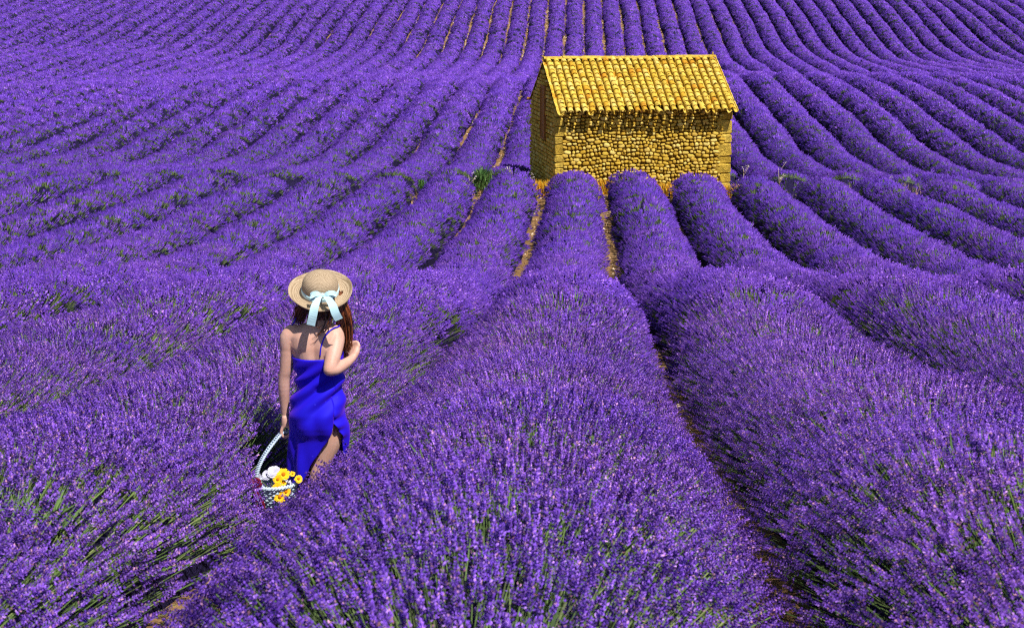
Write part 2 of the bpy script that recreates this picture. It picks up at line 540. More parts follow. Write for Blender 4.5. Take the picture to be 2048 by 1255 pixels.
def lavender_row(k, upper, label):
    rs = np.random.default_rng(1000 + int(k) * 7 + (5000 if upper else 0))
    st = rs.bit_generator.state
    y_lo, y_hi = (ROW_START, 146.0 + rs.uniform(-.6, .6)) if upper else (-1.0, ROW_END + rs.uniform(-.15, .15))
    if upper and 0 <= k <= 3: y_lo = 46.6
    Ys = np.arange(y_lo, y_hi, 0.5)
    ok = in_view(row_x(k, Ys, upper), Ys, zg(row_x(k, Ys, upper), Ys) + 0.6, 3.4, 1.6)
    if not ok.any(): return None
    a0, a1 = Ys[ok][0], Ys[ok][-1] + 0.5
    y_lo, y_hi = max(y_lo, a0), min(y_hi, a1)
    def prof(Y):
        rs2 = np.random.default_rng(7700 + int(k) * 13 + (900 if upper else 0))
        hw, H, xo = row_profile(k, Y, upper, rs2)
        e = np.minimum(smoothstep(0, 0.5, y_hi + 0.02 - Y), 1)
        e2 = smoothstep(0, 0.5, Y - y_lo + 0.02)
        e = np.sqrt(np.clip(e * e2, 0, 1))
        x = row_x(k, Y, upper) + xo
        return hw * (0.55 + 0.45 * e), H * e, x
    root = empty('lavender_row', (float(row_x(k, y_lo, upper)), float(y_lo), float(zg(row_x(k, y_lo, upper), y_lo))))
    tag(root, label, 'lavender row', 'upper field lavender rows' if upper else 'lower field lavender rows')
    off = np.array(root.location)
    # plants along the row: centres and the seams between them
    cs = [y_lo]
    while cs[-1] < y_hi: cs.append(cs[-1] + rs.uniform(0.5, 0.85))
    cs = np.array(cs); mids = (cs[1:] + cs[:-1]) / 2
    green_b = rs.random(len(mids)) < 0.085
    green_w = rs.uniform(0.03, 0.065, len(mids))
    gtop = rs.uniform(0.7, 1.9, len(mids))
    # --- flower stalks
    P = []; D = []; PR = []; SCL = []
    for lod, d0, d1, dens, per in (('A', 0, 11, 1900, 1), ('B', 11, 27, 760, 4), ('C', 27, 62, 500, 8), ('D', 62, 400, 320, 12)):
        # y range of this band
        ya, yb = max(y_lo, d0 * 0.8 - 2.5), min(y_hi, d1 * 1.2 + 2.5)
        if yb <= ya: continue
        n = int((yb - ya) * 2.05 * dens / per)
        Y = rs.uniform(ya, yb, n)
        th = rs.uniform(0.10, math.pi - 0.10, n)
        hw, H, x0 = prof(Y)
        ci = np.argmin(np.abs(Y[:, None] - cs[None]), 1) if len(cs) < 60 else np.clip(np.searchsorted(mids, Y), 0, len(cs) - 1)
        dy = Y - cs[ci]
        c, s = np.cos(th), np.sin(th)
        a = hw * np.sign(c) * np.abs(c) ** 0.9
        bumpy = 1 - 0.5 * dy ** 2
        h = H * s ** 0.8 * bumpy * rs.normal(1.0, 0.035, n)
        a = a * rs.normal(1.0, 0.02, n)
        X = x0 + a
        if not upper and k in (-2, -1): h = h * trod(X, Y)
        Z = zg(X, Y) * 0.6 + zg(x0, Y) * 0.4 + h
        dc = Y * CP + (CAM_Z - Z) * SP
        dj = dc * rs.uniform(0.84, 1.16, n)
        m = (dj >= d0) & (dj < d1) & in_view(X, Y, Z)
        m &= rs.random(n) < 0.08 + 0.92 * s ** 1.7
        if not upper:   # nobody can stand inside a plant: leave the walker's feet free
            m &= ((X - WOMAN[0] + 0.16) / 0.12) ** 2 + ((Y - WOMAN[1] + 0.09) / 0.11) ** 2 > 1
            m &= ((X - WOMAN[0]) / 0.15) ** 2 + ((Y - WOMAN[1]) / 0.18) ** 2 > 1
        # rows stop where the hut stands
        hx = (X - HUT_P[0]) * math.cos(HUT_YAW) + (Y - HUT_P[1]) * math.sin(HUT_YAW)
        hy = -(X - HUT_P[0]) * math.sin(HUT_YAW) + (Y - HUT_P[1]) * math.cos(HUT_YAW)
        m &= ~((hx > -0.35) & (hx < HUT_L + 0.2) & (hy > -0.45) & (hy < HUT_D + 0.5))
        if not m.any(): continue
        dirx = a * 1.15 + rs.normal(0, 0.07, n)
        diry = dy * 0.9 + rs.normal(0, 0.09, n) - 0.03
        dirz = h * 0.9 + (0.30 if lod == 'A' else 0.12)
        g = np.zeros(n, bool)
        mi = np.clip(np.searchsorted(mids, Y), 0, len(mids) - 1)
        for sh in (0, -1):
            q = np.clip(mi + sh, 0, len(mids) - 1)
            g |= green_b[q] & (np.abs(Y - mids[q]) < green_w[q] * (1.0 if lod in 'AB' else 1.2)) & (np.abs(th - gtop[q]) < 1.0)
        g |= rs.random(n) < (0.006 if lod in 'AB' else 0.002)
        pr = np.where(g, rs.choice(LOD[lod.lower()], n), rs.choice(LOD[lod], n))
        sc = rs.uniform(0.72, 1.22, n) * (1.0 if lod != 'D' else 1.0 + 0.0 * dc)
        # the heads' middles sit on the dome
        P.append(np.stack([X, Y, Z], 1)[m]); D.append(np.stack([dirx, diry, dirz], 1)[m]); PR.append(pr[m])
        SCL.append(np.repeat(sc[m][:, None], 3, 1))
    if P:
        P = np.vstack(P) - off; D = np.vstack(D); PR = np.concatenate(PR); SCL = np.vstack(SCL)
        rot = euler_to(D, rs.uniform(0, 6.28, len(P)))
        me = bpy.data.meshes.new('flower_spikes')
        me.vertices.add(len(P)); me.vertices.foreach_set('co', P.astype(np.float32).ravel())
        for an, tp, data, key in (('rot', 'FLOAT_VECTOR', rot, 'vector'), ('scl', 'FLOAT_VECTOR', SCL, 'vector'), ('proto', 'INT', PR, 'value')):
            at = me.attributes.new(an, tp, 'POINT')
            at.data.foreach_set(key, data.astype(np.int32 if tp == 'INT' else np.float32).ravel())
        o = link(bpy.data.objects.new('flower_spikes', me), root)
        md = o.modifiers.new('stalks', 'NODES'); md.node_group = GN_LAV
        o['kind'] = 'stuff'
    # --- the leafy cushion under the flowers
    Yl = []; y = y_lo
    while y < y_hi:
        Yl.append(y); y += 0.12 + 0.006 * max(0, y - 4)
    Yl.append(y_hi); Yl = np.array(Yl)
    hw, H, x0 = prof(Yl)
    th = np.linspace(0, math.pi, 11)
    dcl = dc_of(Yl)
    sc_ = 0.72 + 0.10 * smoothstep(12, 70, dcl)
    c, s = np.cos(th), np.sin(th)
    A = (hw * (sc_ * 0.55 + 0.45 * 0.95))[:, None] * (np.sign(c) * np.abs(c) ** 0.9)[None]
    Hh = (H * sc_)[:, None] * (s ** 0.8)[None]
    jit = rs.normal(0, 0.012, A.shape)
    X = x0[:, None] + A + jit; Yg = np.repeat(Yl[:, None], 11, 1)
    if not upper:
        if k in (-2, -1): Hh = Hh * trod(X, Yg)
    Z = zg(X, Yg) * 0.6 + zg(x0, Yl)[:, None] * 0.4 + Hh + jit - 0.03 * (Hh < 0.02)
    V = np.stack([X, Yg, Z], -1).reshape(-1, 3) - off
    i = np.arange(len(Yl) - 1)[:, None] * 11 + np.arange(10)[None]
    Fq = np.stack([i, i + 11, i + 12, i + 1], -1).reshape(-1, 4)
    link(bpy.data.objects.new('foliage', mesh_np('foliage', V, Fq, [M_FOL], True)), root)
    return root

ORD = ['', 'first', 'second', 'third', 'fourth', 'fifth', 'sixth', 'seventh', 'eighth', 'ninth', 'tenth', 'eleventh', 'twelfth', 'thirteenth', 'fourteenth',
       'fifteenth', 'sixteenth', 'seventeenth', 'eighteenth', 'nineteenth', 'twentieth']
def ordinal(n):
    if n <= 20: return ORD[n]
    t = {2: 'twenty', 3: 'thirty'}[n // 10]
    return (t + '-' + ORD[n % 10]) if n % 10 else {2: 'twentieth', 3: 'thirtieth'}[n // 10]

for k in range(-14, 16):
    if k == 0: lb = 'broad central lavender row from the foreground to the left part of the hut front'
    elif k == 1: lb = 'lavender row ending at the middle of the hut\'s front wall'
    elif k == 2: lb = 'lavender row ending at the right part of the hut\'s front wall'
    elif k == -1: lb = 'lavender row beside the person, ending just left of the hut'
    elif k < 0: lb = 'lower field lavender row, %s to the left of the broad central row' % ordinal(-k)
    else: lb = 'lower field lavender row, %s to the right of the broad central row' % ordinal(k)
    lavender_row(k, False, lb)
for k in range(-36, 38):
    if -1 <= k <= 6: lb = 'upper field lavender row seen above the hut roof, %s from the left there' % ordinal(k + 2)
    elif k < 0: lb = 'upper field lavender row, %s to the left of those above the hut roof' % ordinal(-k - 1)
    else: lb = 'upper field lavender row, %s to the right of those above the hut roof' % ordinal(k - 6)
    lavender_row(k, True, lb)
# ---------------------------------------------------------------- the stone hut
STONE_STOPS = [(0.0, (0.42, 0.24, 0.022)), (0.2, (0.66, 0.43, 0.055)), (0.45, (0.74, 0.52, 0.095)), (0.65, (0.52, 0.31, 0.03)), (0.82, (0.84, 0.65, 0.19)), (1.0, (0.60, 0.38, 0.04))]
M_STONE = tinted_mat('rubble_stone', STONE_STOPS, 0.9, 0.15, 22.0, 0.35, 60.0, 0.6, 0.012)
M_QUOIN = tinted_mat('quoin_stone', [(0.0, (0.46, 0.29, 0.035)), (0.5, (0.68, 0.47, 0.085)), (1.0, (0.55, 0.36, 0.05))], 0.9, 0.15, 9.0, 0.55, 26.0, 1.0, 0.035, dirt=((0.2, 0.115, 0.02), 14.0, 0.6))
M_MORTAR = tinted_mat('lime_mortar', [(0.0, (0.11, 0.06, 0.008)), (1.0, (0.19, 0.11, 0.016))], 0.95, 0.05, 10.0, 0.4, 30.0, 0.8, 0.02)
M_TILE = tinted_mat('clay_tile', [(0.0, (0.62, 0.40, 0.04)), (0.25, (0.74, 0.54, 0.09)), (0.5, (0.68, 0.46, 0.055)), (0.68, (0.80, 0.62, 0.16)), (0.90, (0.62, 0.38, 0.03)), (0.97, (0.60, 0.27, 0.02)), (1.0, (0.66, 0.38, 0.03))],
                    0.85, 0.2, 12.0, 0.35, 50.0, 0.4, 0.008, dirt=((0.16, 0.09, 0.015), 7.0, 0.56))
M_WOOD = simple_mat('weathered_wood', (0.34, 0.15, 0.035), 0.8, 0.2, 0.4, 18.0, 0.4)
HUT_Z = 0.15
EAVE_Z, RIDGE_Z, OVER = 2.34, 3.76, 0.40
RUN = HUT_D / 2 + OVER
SLOPE = math.atan2(RIDGE_Z - EAVE_Z, RUN)
SLEN = math.hypot(RUN, RIDGE_Z - EAVE_Z)
def under_roof(y):
    return EAVE_Z + (min(y, HUT_D - y) + OVER) * math.tan(SLOPE) - 0.13
WALL_H = under_roof(0.0)

def stone_vf(rs, nu=8, nv=4, p=0.74):
    """a rounded rubble stone, unit half sizes, the face towards -y"""
    V = []
    lat = [-0.92, -0.76, -0.2, 0.4]
    for la, kr in zip(lat, (0.60, 0.88, 1.0, 0.95)):
        for j in range(nu):
            a = 2 * math.pi * j / nu + 0.4
            cx, cz = math.cos(a), math.sin(a)
            sx = math.copysign(abs(cx) ** p, cx); sz = math.copysign(abs(cz) ** p, cz)
            k = kr * rs.uniform(0.84, 1.08)
            V.append((sx * k, la * rs.uniform(0.93, 1.05), sz * k))
    V = np.array(V)
    Fc = []
    for i in range(len(lat) - 1):
        for j in range(nu):
            k = (j + 1) % nu
            Fc.append((i * nu + j, i * nu + k, (i + 1) * nu + k, (i + 1) * nu + j))
    Fc.append(tuple(range(nu))[::-1])
    Fc = [f[::-1] for f in Fc]
    return V, Fc

def block_vf(rs):
    bm = bmesh.new()
    bmesh.ops.create_cube(bm, size=2.0)
    bmesh.ops.bevel(bm, geom=list(bm.edges), offset=0.22, segments=1, affect='EDGES')
    V = np.array([v.co[:] for v in bm.verts]); V += rs.normal(0, 0.06, V.shape)
    Fc = [tuple(v.index for v in f.verts) for f in bm.faces]
    bm.free()
    return V, Fc

def build_hut():
    rs = np.random.default_rng(11)
    hut = empty('stone_hut', (HUT_P[0], HUT_P[1], HUT_Z), HUT_YAW)
    tag(hut, 'small golden stone hut with a clay tiled gable roof among the lavender', 'hut')
    L, D = HUT_L, HUT_D
    T = 0.35
    # cores of the walls
    b = MB(); b.box((0.0, 0.0, -1.0), (L, T, WALL_H)); fw = b.build('front_wall', M_MORTAR, hut)
    b = MB(); b.box((0.0, D - T, -1.0), (L, D, WALL_H)); b.build('back_wall', M_MORTAR, hut)
    def gable(x0, x1):
        y0, y1 = T + 0.002, D - T - 0.002
        def top(y): return under_roof(y)
        prof = [(y0, -1.0), (y1, -1.0), (y1, top(y1)), (D / 2, top(D / 2)), (y0, top(y0))]
        V = [(x0, y, z) for y, z in prof] + [(x1, y, z) for y, z in prof]
        Fc = [(4, 3, 2, 1, 0), (5, 6, 7, 8, 9)] + [(i, (i + 1) % 5, 5 + (i + 1) % 5, 5 + i) for i in range(5)]
        b = MB(); b.add(V, Fc); return b
    gw = gable(0.003, T).build('gable_wall', M_MORTAR, hut)
    gable(L - T, L - 0.003).build('gable_wall', M_MORTAR, hut)
    # rubble stones of the front wall
    shapes = [stone_vf(rs) for _ in range(7)]
    meshes = [mesh_np('stone', v, f, [M_STONE], True) for v, f in shapes]
    stones = []
    z = -0.3
    wob = rs.uniform(0, 6.28, 3)
    while z < WALL_H - 0.04:
        h = rs.uniform(0.07, 0.12)
        x = 0.21 + rs.uniform(-0.05, 0.05)
        xe = L - 0.32 + rs.uniform(-0.06, 0.06)
        while x < xe:
            wd = rs.uniform(0.07, 0.17) if rs.random() < 0.82 else rs.uniform(0.16, 0.27)
            hh = h * (rs.uniform(0.62, 1.2) if wd < 0.17 else rs.uniform(1.0, 1.4))
            zz = z + h / 2 + 0.035 * math.sin(x * 2.1 + wob[0] + z) + 0.022 * math.sin(x * 5.3 + wob[1] + 2 * z) + rs.uniform(-0.02, 0.02)
            stones.append((x + wd / 2, zz, wd / 2 * rs.uniform(0.86, 1.0), hh / 2 * rs.uniform(0.86, 1.0), rs.uniform(0.05, 0.09), rs.normal(0, 0.17), rs.integers(len(shapes))))
            x += wd
        z += h
    vis = sorted([s for s in stones if s[1] > 0.45], key=lambda s: -s[2] * s[3])[:300]
    vs = set(id(s) for s in vis)
    rest = MB()
    for s in stones:
        x, zz, hx, hz, dp, rot, q = s
        if id(s) in vs:
            o = bpy.data.objects.new('stone', meshes[q])
            o.location = (x, 0.0, zz); o.scale = (hx, dp, hz); o.rotation_euler = (rs.normal(0, .08), rot, rs.normal(0, .08))
            link(o, fw)
        else:
            V, Fc = shapes[q]
            c, sn = math.cos(rot), math.sin(rot)
            A = V * np.array((hx, dp, hz))
            A = np.stack([A[:, 0] * c + A[:, 2] * sn, A[:, 1], -A[:, 0] * sn + A[:, 2] * c], 1) + np.array((x, 0, zz))
            rest.add(A, Fc, rs.random())
    o = rest.build('rubble', M_STONE, fw, True); o['kind'] = 'stuff'
    # dressed corner stones
    bms = [mesh_np('quoin', *block_vf(rs), [M_QUOIN], False) for _ in range(4)]
    for side in (0, 1):
        z = -0.4; i = 0
        while z < WALL_H - 0.1:
            h = rs.uniform(0.15, 0.32) if side == 0 else rs.uniform(0.18, 0.42)
            wd = (0.33 if i % 2 else 0.24) + rs.uniform(-.06, .06)
            if side: wd = (0.42 if i % 2 else 0.32) + rs.uniform(-.09, .09)
            h = min(h, WALL_H - z)
            o = bpy.data.objects.new('quoin', bms[rs.integers(4)])
            o.scale = (wd / 2 + 0.015, 0.125 + rs.uniform(-.012, .012), h / 2 - 0.010); o.rotation_euler = (0, rs.normal(0, .02), rs.normal(0, .02))
            o.location = (wd / 2 - 0.035 if side == 0 else L - wd / 2 + 0.035, 0.075, z + h / 2)
            link(o, fw); z += h; i += 1
    # gable rubble, in shade
    g = MB()
    z = -0.3
    while z < RIDGE_Z - 0.25:
        h = rs.uniform(0.09, 0.14); y = 0.16
        while y < D - 0.05:
            wd = rs.uniform(0.11, 0.24)
            zt = min(under_roof(y), under_roof(y + wd))
            if z + h < zt and not (1.24 < y + wd / 2 < 1.86 and 1.42 < z + h / 2 < 2.98):
                V, Fc = shapes[rs.integers(7)]
                A = V * np.array((wd / 2 * .95, rs.uniform(.05, .08), h / 2 * .95))
                A = np.stack([A[:, 1], -A[:, 0], A[:, 2]], 1) + np.array((0.003, y + wd / 2, z + h / 2))
                g.add(A, Fc, rs.random())
            y += wd
        z += h
    o = g.build('rubble', M_STONE, gw, True); o['kind'] = 'stuff'
    # loft shutter on the gable: planks and a lintel
    b = MB(); b.box((-0.09, 1.26, 1.43), (-0.02, 1.84, 1.48)); b.box((-0.09, 1.26, 2.93), (-0.02, 1.84, 3.0))
    b.box((-0.10, 1.26, 1.48), (-0.03, 1.30, 2.93)); b.box((-0.10, 1.80, 1.48), (-0.03, 1.84, 2.93))
    sh = b.build('loft_shutter', M_WOOD, hut)
    sh['label'] = 'narrow brown plank shutter high in the shaded gable'
    for i in range(4):
        p = MB(); y = 1.302 + i * 0.1245
        p.box((-0.075 + 0.004 * (i % 2), y, 1.485), (-0.04, y + 0.118, 2.925)); p.build('plank', M_WOOD, sh)
    # purlin end sticking out at the rear eave
    b = MB(); b.tube([(-0.13, D + 0.12, 2.44), (-0.05, D + 0.12, 2.44), (0.5, D + 0.12, 2.44)], [0.04, 0.045, 0.045], 8)
    b.build('purlin', M_WOOD, hut)
    # ---- roof: boards, then tiles
    b = MB()
    ct, stn = math.cos(SLOPE), math.sin(SLOPE)
    def sp(x, s, n, back=False):
        y = -OVER + s * ct - n * stn; z = EAVE_Z + s * stn + n * ct
        if back: y = D - y
        return (x, y, z)
    s0 = (OVER - 0.0) / ct
    for back in (False, True):
        V = [sp(0.02, s0, -0.10, back), sp(L - 0.02, s0, -0.10, back), sp(L - 0.02, SLEN - 0.03, -0.10, back), sp(0.02, SLEN - 0.03, -0.10, back),
             sp(0.02, s0, -0.06, back), sp(L - 0.02, s0, -0.06, back), sp(L - 0.02, SLEN - 0.03, -0.06, back), sp(0.02, SLEN - 0.03, -0.06, back)]
        b.add(V, [(0, 3, 2, 1), (4, 5, 6, 7), (0, 1, 5, 4), (1, 2, 6, 5), (2, 3, 7, 6), (3, 0, 4, 7)])
    roof = b.build('roof', M_WOOD, hut)
    NC, NR = 24, 13
    pitch = L / NC; ex = (SLEN - 0.06) / NR
    def tile_vf(length, r0, r1, th=0.016, seg=7, inv=False):
        V = []
        for yy, r in ((0, r0), (length, r1)):
            for rr in (r, r - th):
                for j in range(seg + 1):
                    a = math.pi * j / seg
                    zz = math.sin(a) * rr * 0.92
                    V.append((math.cos(a) * rr, yy, -zz + r * 0.92 if inv else zz))
        n = seg + 1; Fc = []
        for j in range(seg):
            Fc += [(j, j + 1, 2 * n + j + 1, 2 * n + j), (n + j + 1, n + j, 3 * n + j, 3 * n + j + 1), (j + 1, j, n + j, n + j + 1), (2 * n + j, 2 * n + j + 1, 3 * n + j + 1, 3 * n + j)]
        Fc += [(0, 2 * n, 3 * n, n), (seg, n + seg, 3 * n + seg, 2 * n + seg)]
        if inv: Fc = [f[::-1] for f in Fc]
        return np.array(V), Fc
    tm = [mesh_np('tile', *tile_vf(ex * 1.32, 0.086 * f, 0.072 * f, 0.018), [M_TILE], False) for f in (1.0, 0.96, 1.03)]
    for m in tm:
        for p in m.polygons: p.use_smooth = len(p.vertices) == 4 and abs(p.normal.y) < 0.6
    for c in range(NC):
        x = pitch * (c + 0.5) + 0.02
        cx = rs.normal(0, 0.009)
        for r in range(NR):
            loose = (c, r) in ((13, 0), (19, 1))
            o = bpy.data.objects.new('tile', tm[rs.integers(3)])
            o.location = sp(x + cx + rs.normal(0, 0.005) + (0.03 if loose else 0), r * ex + rs.normal(0, 0.011) + 0.012 * math.sin(c * 1.7) - (0.05 if loose else 0) + 0.01, 0.030 + rs.normal(0, 0.003))
            o.rotation_euler = Euler((SLOPE - 0.12 + rs.normal(0, 0.022), rs.normal(0, 0.04), rs.normal(0, 0.035) + (0.3 if loose else 0)))
            link(o, roof)
    pan = MB()
    for c in range(NC + 1):
        x = pitch * c + 0.02
        open_eave = rs.random() < 0.55     # a slipped pan: light leaks through to the wall
        for r in range(NR):
            if open_eave and r < 2: continue
            V, Fc = tile_vf(ex * 1.3, 0.072, 0.083, inv=True, seg=5)
            a = SLOPE - 0.06
            A = np.stack([V[:, 0] + x + rs.normal(0, .004), V[:, 1] * math.cos(a) - V[:, 2] * math.sin(a), V[:, 1] * math.sin(a) + V[:, 2] * math.cos(a)], 1) + np.array(sp(0, r * ex - 0.015 + rs.normal(0, .006), -0.045))
            pan.add(A, Fc, rs.random())
    o = pan.build('pan_tiles', M_TILE, roof); o['kind'] = 'stuff'
    # rear slope
    rear = MB()
    for c in range(NC):
        x = pitch * (c + 0.5)
        for r in range(NR):
            V, Fc = tile_vf(ex * 1.3, 0.125, 0.11, seg=4)
            a = SLOPE - 0.085
            Y_ = V[:, 1] * math.cos(a) - V[:, 2] * math.sin(a); Z_ = V[:, 1] * math.sin(a) + V[:, 2] * math.cos(a)
            p = sp(0, r * ex, 0.0, True)
            A = np.stack([x - V[:, 0], p[1] - Y_, p[2] + Z_], 1)
            rear.add(A, Fc, rs.random())
    o = rear.build('rear_tiles', M_TILE, roof); o['kind'] = 'stuff'
    # ridge caps
    x = -0.02
    while x < L - 0.05:
        ln = min(rs.uniform(0.50, 0.72), L + 0.03 - x)
        V, Fc = tile_vf(ln + 0.04, 0.135, 0.125, 0.02, 6)
        V = V * np.array((1, 1, 0.62))
        m = mesh_np('ridge_tile', np.stack([V[:, 1], -V[:, 0], V[:, 2]], 1), Fc, [M_QUOIN], False)
        o = bpy.data.objects.new('ridge_tile', m)
        o.location = (x, D / 2 + rs.normal(0, .01), RIDGE_Z - 0.005 + 0.010 * math.sin(x * 2) + rs.normal(0, .006)); o.rotation_euler = (0, rs.normal(0.0, 0.012), rs.normal(0, 0.015))
        link(o, roof); x += ln
    b = MB(); b.tube([(L - 0.02, D / 2 - 0.02, RIDGE_Z), (L - 0.01, D / 2 - 0.02, RIDGE_Z + 0.17)], [0.035, 0.012], 6)
    b.build('finial', M_QUOIN, roof)
    return hut
HUT = build_hut()

# ---------------------------------------------------------------- things growing round the hut and in the gaps
def blades(n, pos, hgt, lean, wid, cols, rs, name, parent=None, seg=2):
    """n grass blades as thin tapered strips"""
    P = pos; V = []; Fc = []; C = []
    az = rs.uniform(0, 6.28, n); h = hgt * rs.uniform(0.55, 1.15, n); ln = lean * rs.uniform(0.2, 1.2, n)
    d = np.stack([np.cos(az), np.sin(az)], 1); wv = np.stack([-np.sin(az), np.cos(az)], 1)
    k = 0
    rows = []
    for t, ww in ((0, 1.0), (0.55, 0.75), (1.0, 0.08)):
        ctr = np.concatenate([P[:, :2] + d * (ln * t ** 1.6 * h)[:, None], (P[:, 2] + h * (t - 0.12 * t * t))[:, None]], 1)
        o = np.concatenate([wv * (wid * ww * 0.5), np.zeros((n, 1))], 1)
        rows += [ctr - o, ctr + o]
    V = np.stack(rows, 1).reshape(-1, 3)
    b0 = np.arange(n)[:, None] * 6
    Fq = np.concatenate([b0 + np.array([0, 1, 3, 2])[None], b0 + np.array([2, 3, 5, 4])[None]], 0)
    cc = np.array(cols)[rs.integers(0, len(cols), n)] * rs.uniform(0.75, 1.25, n)[:, None]
    C = np.repeat(np.hstack([cc, np.ones((n, 1))]), 6, 0)
    me = mesh_np(name, V, Fq, [M_LAV], False, {'col': ('FLOAT_COLOR', 'POINT', C)})
    return link(bpy.data.objects.new(name, me), parent)

def hut_to_world(x, y):
    c, s = math.cos(HUT_YAW), math.sin(HUT_YAW)
    return HUT_P[0] + x * c - y * s, HUT_P[1] + x * s + y * c

def grow():
    rs = np.random.default_rng(21)
    # dry grass at the foot of the hut
    n = 9000
    x = rs.uniform(-0.9, HUT_L + 0.5, n); y = rs.uniform(-1.25, -0.02, n)
    x2 = rs.uniform(-1.0, -0.02, n // 3); y2 = rs.uniform(-0.8, HUT_D, n // 3)
    x = np.concatenate([x, x2]); y = np.concatenate([y, y2])
    X, Y = hut_to_world(x, y)
    P = np.stack([X, Y, zg(X, Y) - 0.02], 1)
    o = blades(len(P), P, 0.44, 0.5, 0.024, [(0.78, 0.34, 0.010), (0.82, 0.43, 0.02), (0.66, 0.25, 0.01), (0.70, 0.48, 0.05), (0.45, 0.36, 0.04)], rs, 'dry_grass')
    tag(o, 'orange dry grass growing along the foot of the stone hut', 'dry grass', kind='stuff')
    # dry grass on the strip between the two fields
    n = 2200
    X = rs.uniform(-17, 18, n); Y = 40.5 + rs.normal(0, 0.4, n)
    hx = (X - HUT_P[0]); k = (hx < -0.6) | (hx > HUT_L + 0.3)
    X, Y = X[k], Y[k]
    P = np.stack([X, Y, zg(X, Y) - 0.02], 1)
    o = blades(len(P), P, 0.30, 0.5, 0.02, [(0.42, 0.30, 0.12), (0.22, 0.24, 0.06), (0.48, 0.33, 0.2), (0.14, 0.2, 0.05)], rs, 'grass_strip')
    tag(o, 'thin dry grass on the strip between the lower and upper field', 'grass', kind='stuff')
    # green shrub
    def shrub(px, py, dc, hgt, wid, n, cols, label, name='shrub', cat='shrub'):
        p = unproj(px, py, dc); z = float(zg(p[0], p[1]))
        e = empty(name, (p[0], p[1], z)); tag(e, label, cat)
        a = rs.uniform(0, 6.28, n); r = np.sqrt(rs.random(n)) * wid / 2 * 0.7
        hh = hgt * rs.uniform(0.2, 0.85, n)
        P = np.stack([np.cos(a) * r, np.sin(a) * r * 0.7, hh * (1 - 0.35 * (r / (wid / 2)) ** 2)], 1)
        blades(n, P, hgt * 0.35, 0.45, 0.022, cols, rs, 'foliage', e)
        b = MB()
        for i in range(9):
            aa = rs.uniform(0, 6.28); rr = wid * 0.3
            b.tube([(0, 0, -0.03), (math.cos(aa) * rr * .5, math.sin(aa) * rr * .4, hgt * .35), (math.cos(aa) * rr, math.sin(aa) * rr * .7, hgt * .8)], [0.012, 0.009, 0.003], 5)
        b.build('stem', M_STEM, e, True)
        return e
    shrub(966, 366, 41.0, 0.80, 0.80, 900, [(0.05, 0.13, 0.03), (0.08, 0.18, 0.05), (0.16, 0.22, 0.10), (0.035, 0.09, 0.025)], 'dark green bushy shrub left of the hut, at the lavender rows\' end')
    shrub(831, 590, 24.6, 0.42, 0.34, 160, [(0.08, 0.20, 0.03), (0.12, 0.28, 0.05)], 'small fresh green weed in the soil gap right of the straw hat', 'weed', 'weed')
    shrub(1743, 548, 27.0, 0.45, 0.34, 140, [(0.30, 0.10, 0.06), (0.36, 0.2, 0.06), (0.16, 0.16, 0.05)], 'small reddish weed between lavender rows at the right', 'weed', 'weed')
    shrub(845, 360, 40.6, 0.55, 0.34, 150, [(0.07, 0.20, 0.03), (0.10, 0.24, 0.05)], 'small green weed at the row ends, left of the dark shrub', 'weed', 'weed')
    # pale dry weeds
    for px, py, dc, hgt, nb, lb in ((1484, 398, 41.3, 0.75, 7, 'pale white branching dry weed against the hut\'s right corner'), (1556, 388, 41.5, 0.80, 4, 'tall thin dry weed a little right of the hut'),
                                    (1768, 395, 41.5, 0.55, 4, 'short dry weed in the field right of the hut, near a pinkish grass clump'), (938, 345, 40.6, 0.55, 6, 'pale dry weed just left of the dark green shrub'),
                                    (1023, 352, 41.2, 0.60, 3, 'thin dry weed between the dark shrub and the hut'), (1054, 350, 41.6, 0.42, 4, 'small white dry weed at the hut\'s shaded gable corner')):
        p = unproj(px, py, dc); z = float(zg(p[0], p[1]))
        e = empty('dry_weed', (p[0], p[1], z)); tag(e, lb, 'weed', 'pale dry weeds beside the hut')
        b = MB(); s = MB()
        hgt *= 1.15
        b.tube([(0, 0, -0.03), (0.02, 0, hgt * .5), (rs.uniform(-.06, .06), 0, hgt)], [0.010, 0.008, 0.004], 5)
        for i in range(nb):
            t = rs.uniform(0.35, 0.95); a = rs.uniform(0, 6.28); ln = rs.uniform(.1, .25)
            q = np.array((0.02, 0, hgt * t)); e2 = q + np.array((math.cos(a) * ln, math.sin(a) * ln * .6, ln * 1.1))
            b.tube([q, e2], [0.006, 0.003], 4)
            for j in range(7):
                c = e2 + rs.normal(0, 0.022, 3); r = rs.uniform(.007, .013)
                s.add(c + r * np.array([(1,0,0),(-1,0,0),(0,1,0),(0,-1,0),(0,0,1),(0,0,-1)]), [(0,2,4),(2,1,4),(1,3,4),(3,0,4),(2,0,5),(1,2,5),(3,1,5),(0,3,5)], rs.random())
        b.build('stem', M_DRY, e, True); s.build('seed_heads', M_SEED, e)
    # pinkish grass clump at the right
    for px, py, dc, n, w_, lb in ((1790, 398, 41.6, 260, 0.9, 'pinkish dry grass clump between the fields at the right'), (1668, 392, 41.4, 200, 0.8, 'yellowish grass clump between the fields, right of the tall thin weed')):
        p = unproj(px, py, dc)
        X = p[0] + rs.normal(0, w_ * .35, n); Y = p[1] + rs.normal(0, .15, n)
        P = np.stack([X, Y, zg(X, Y) - 0.02], 1); 
        o = blades(n, P, 0.62, 0.4, 0.02, [(0.55, 0.36, 0.34), (0.5, 0.3, 0.26), (0.4, 0.34, 0.16)] if w_ > .85 else [(0.42, 0.38, 0.16), (0.35, 0.32, 0.1), (0.5, 0.42, 0.26)], rs, 'grass_clump')
        tag(o, lb, 'grass clump', 'grass clumps between the fields')
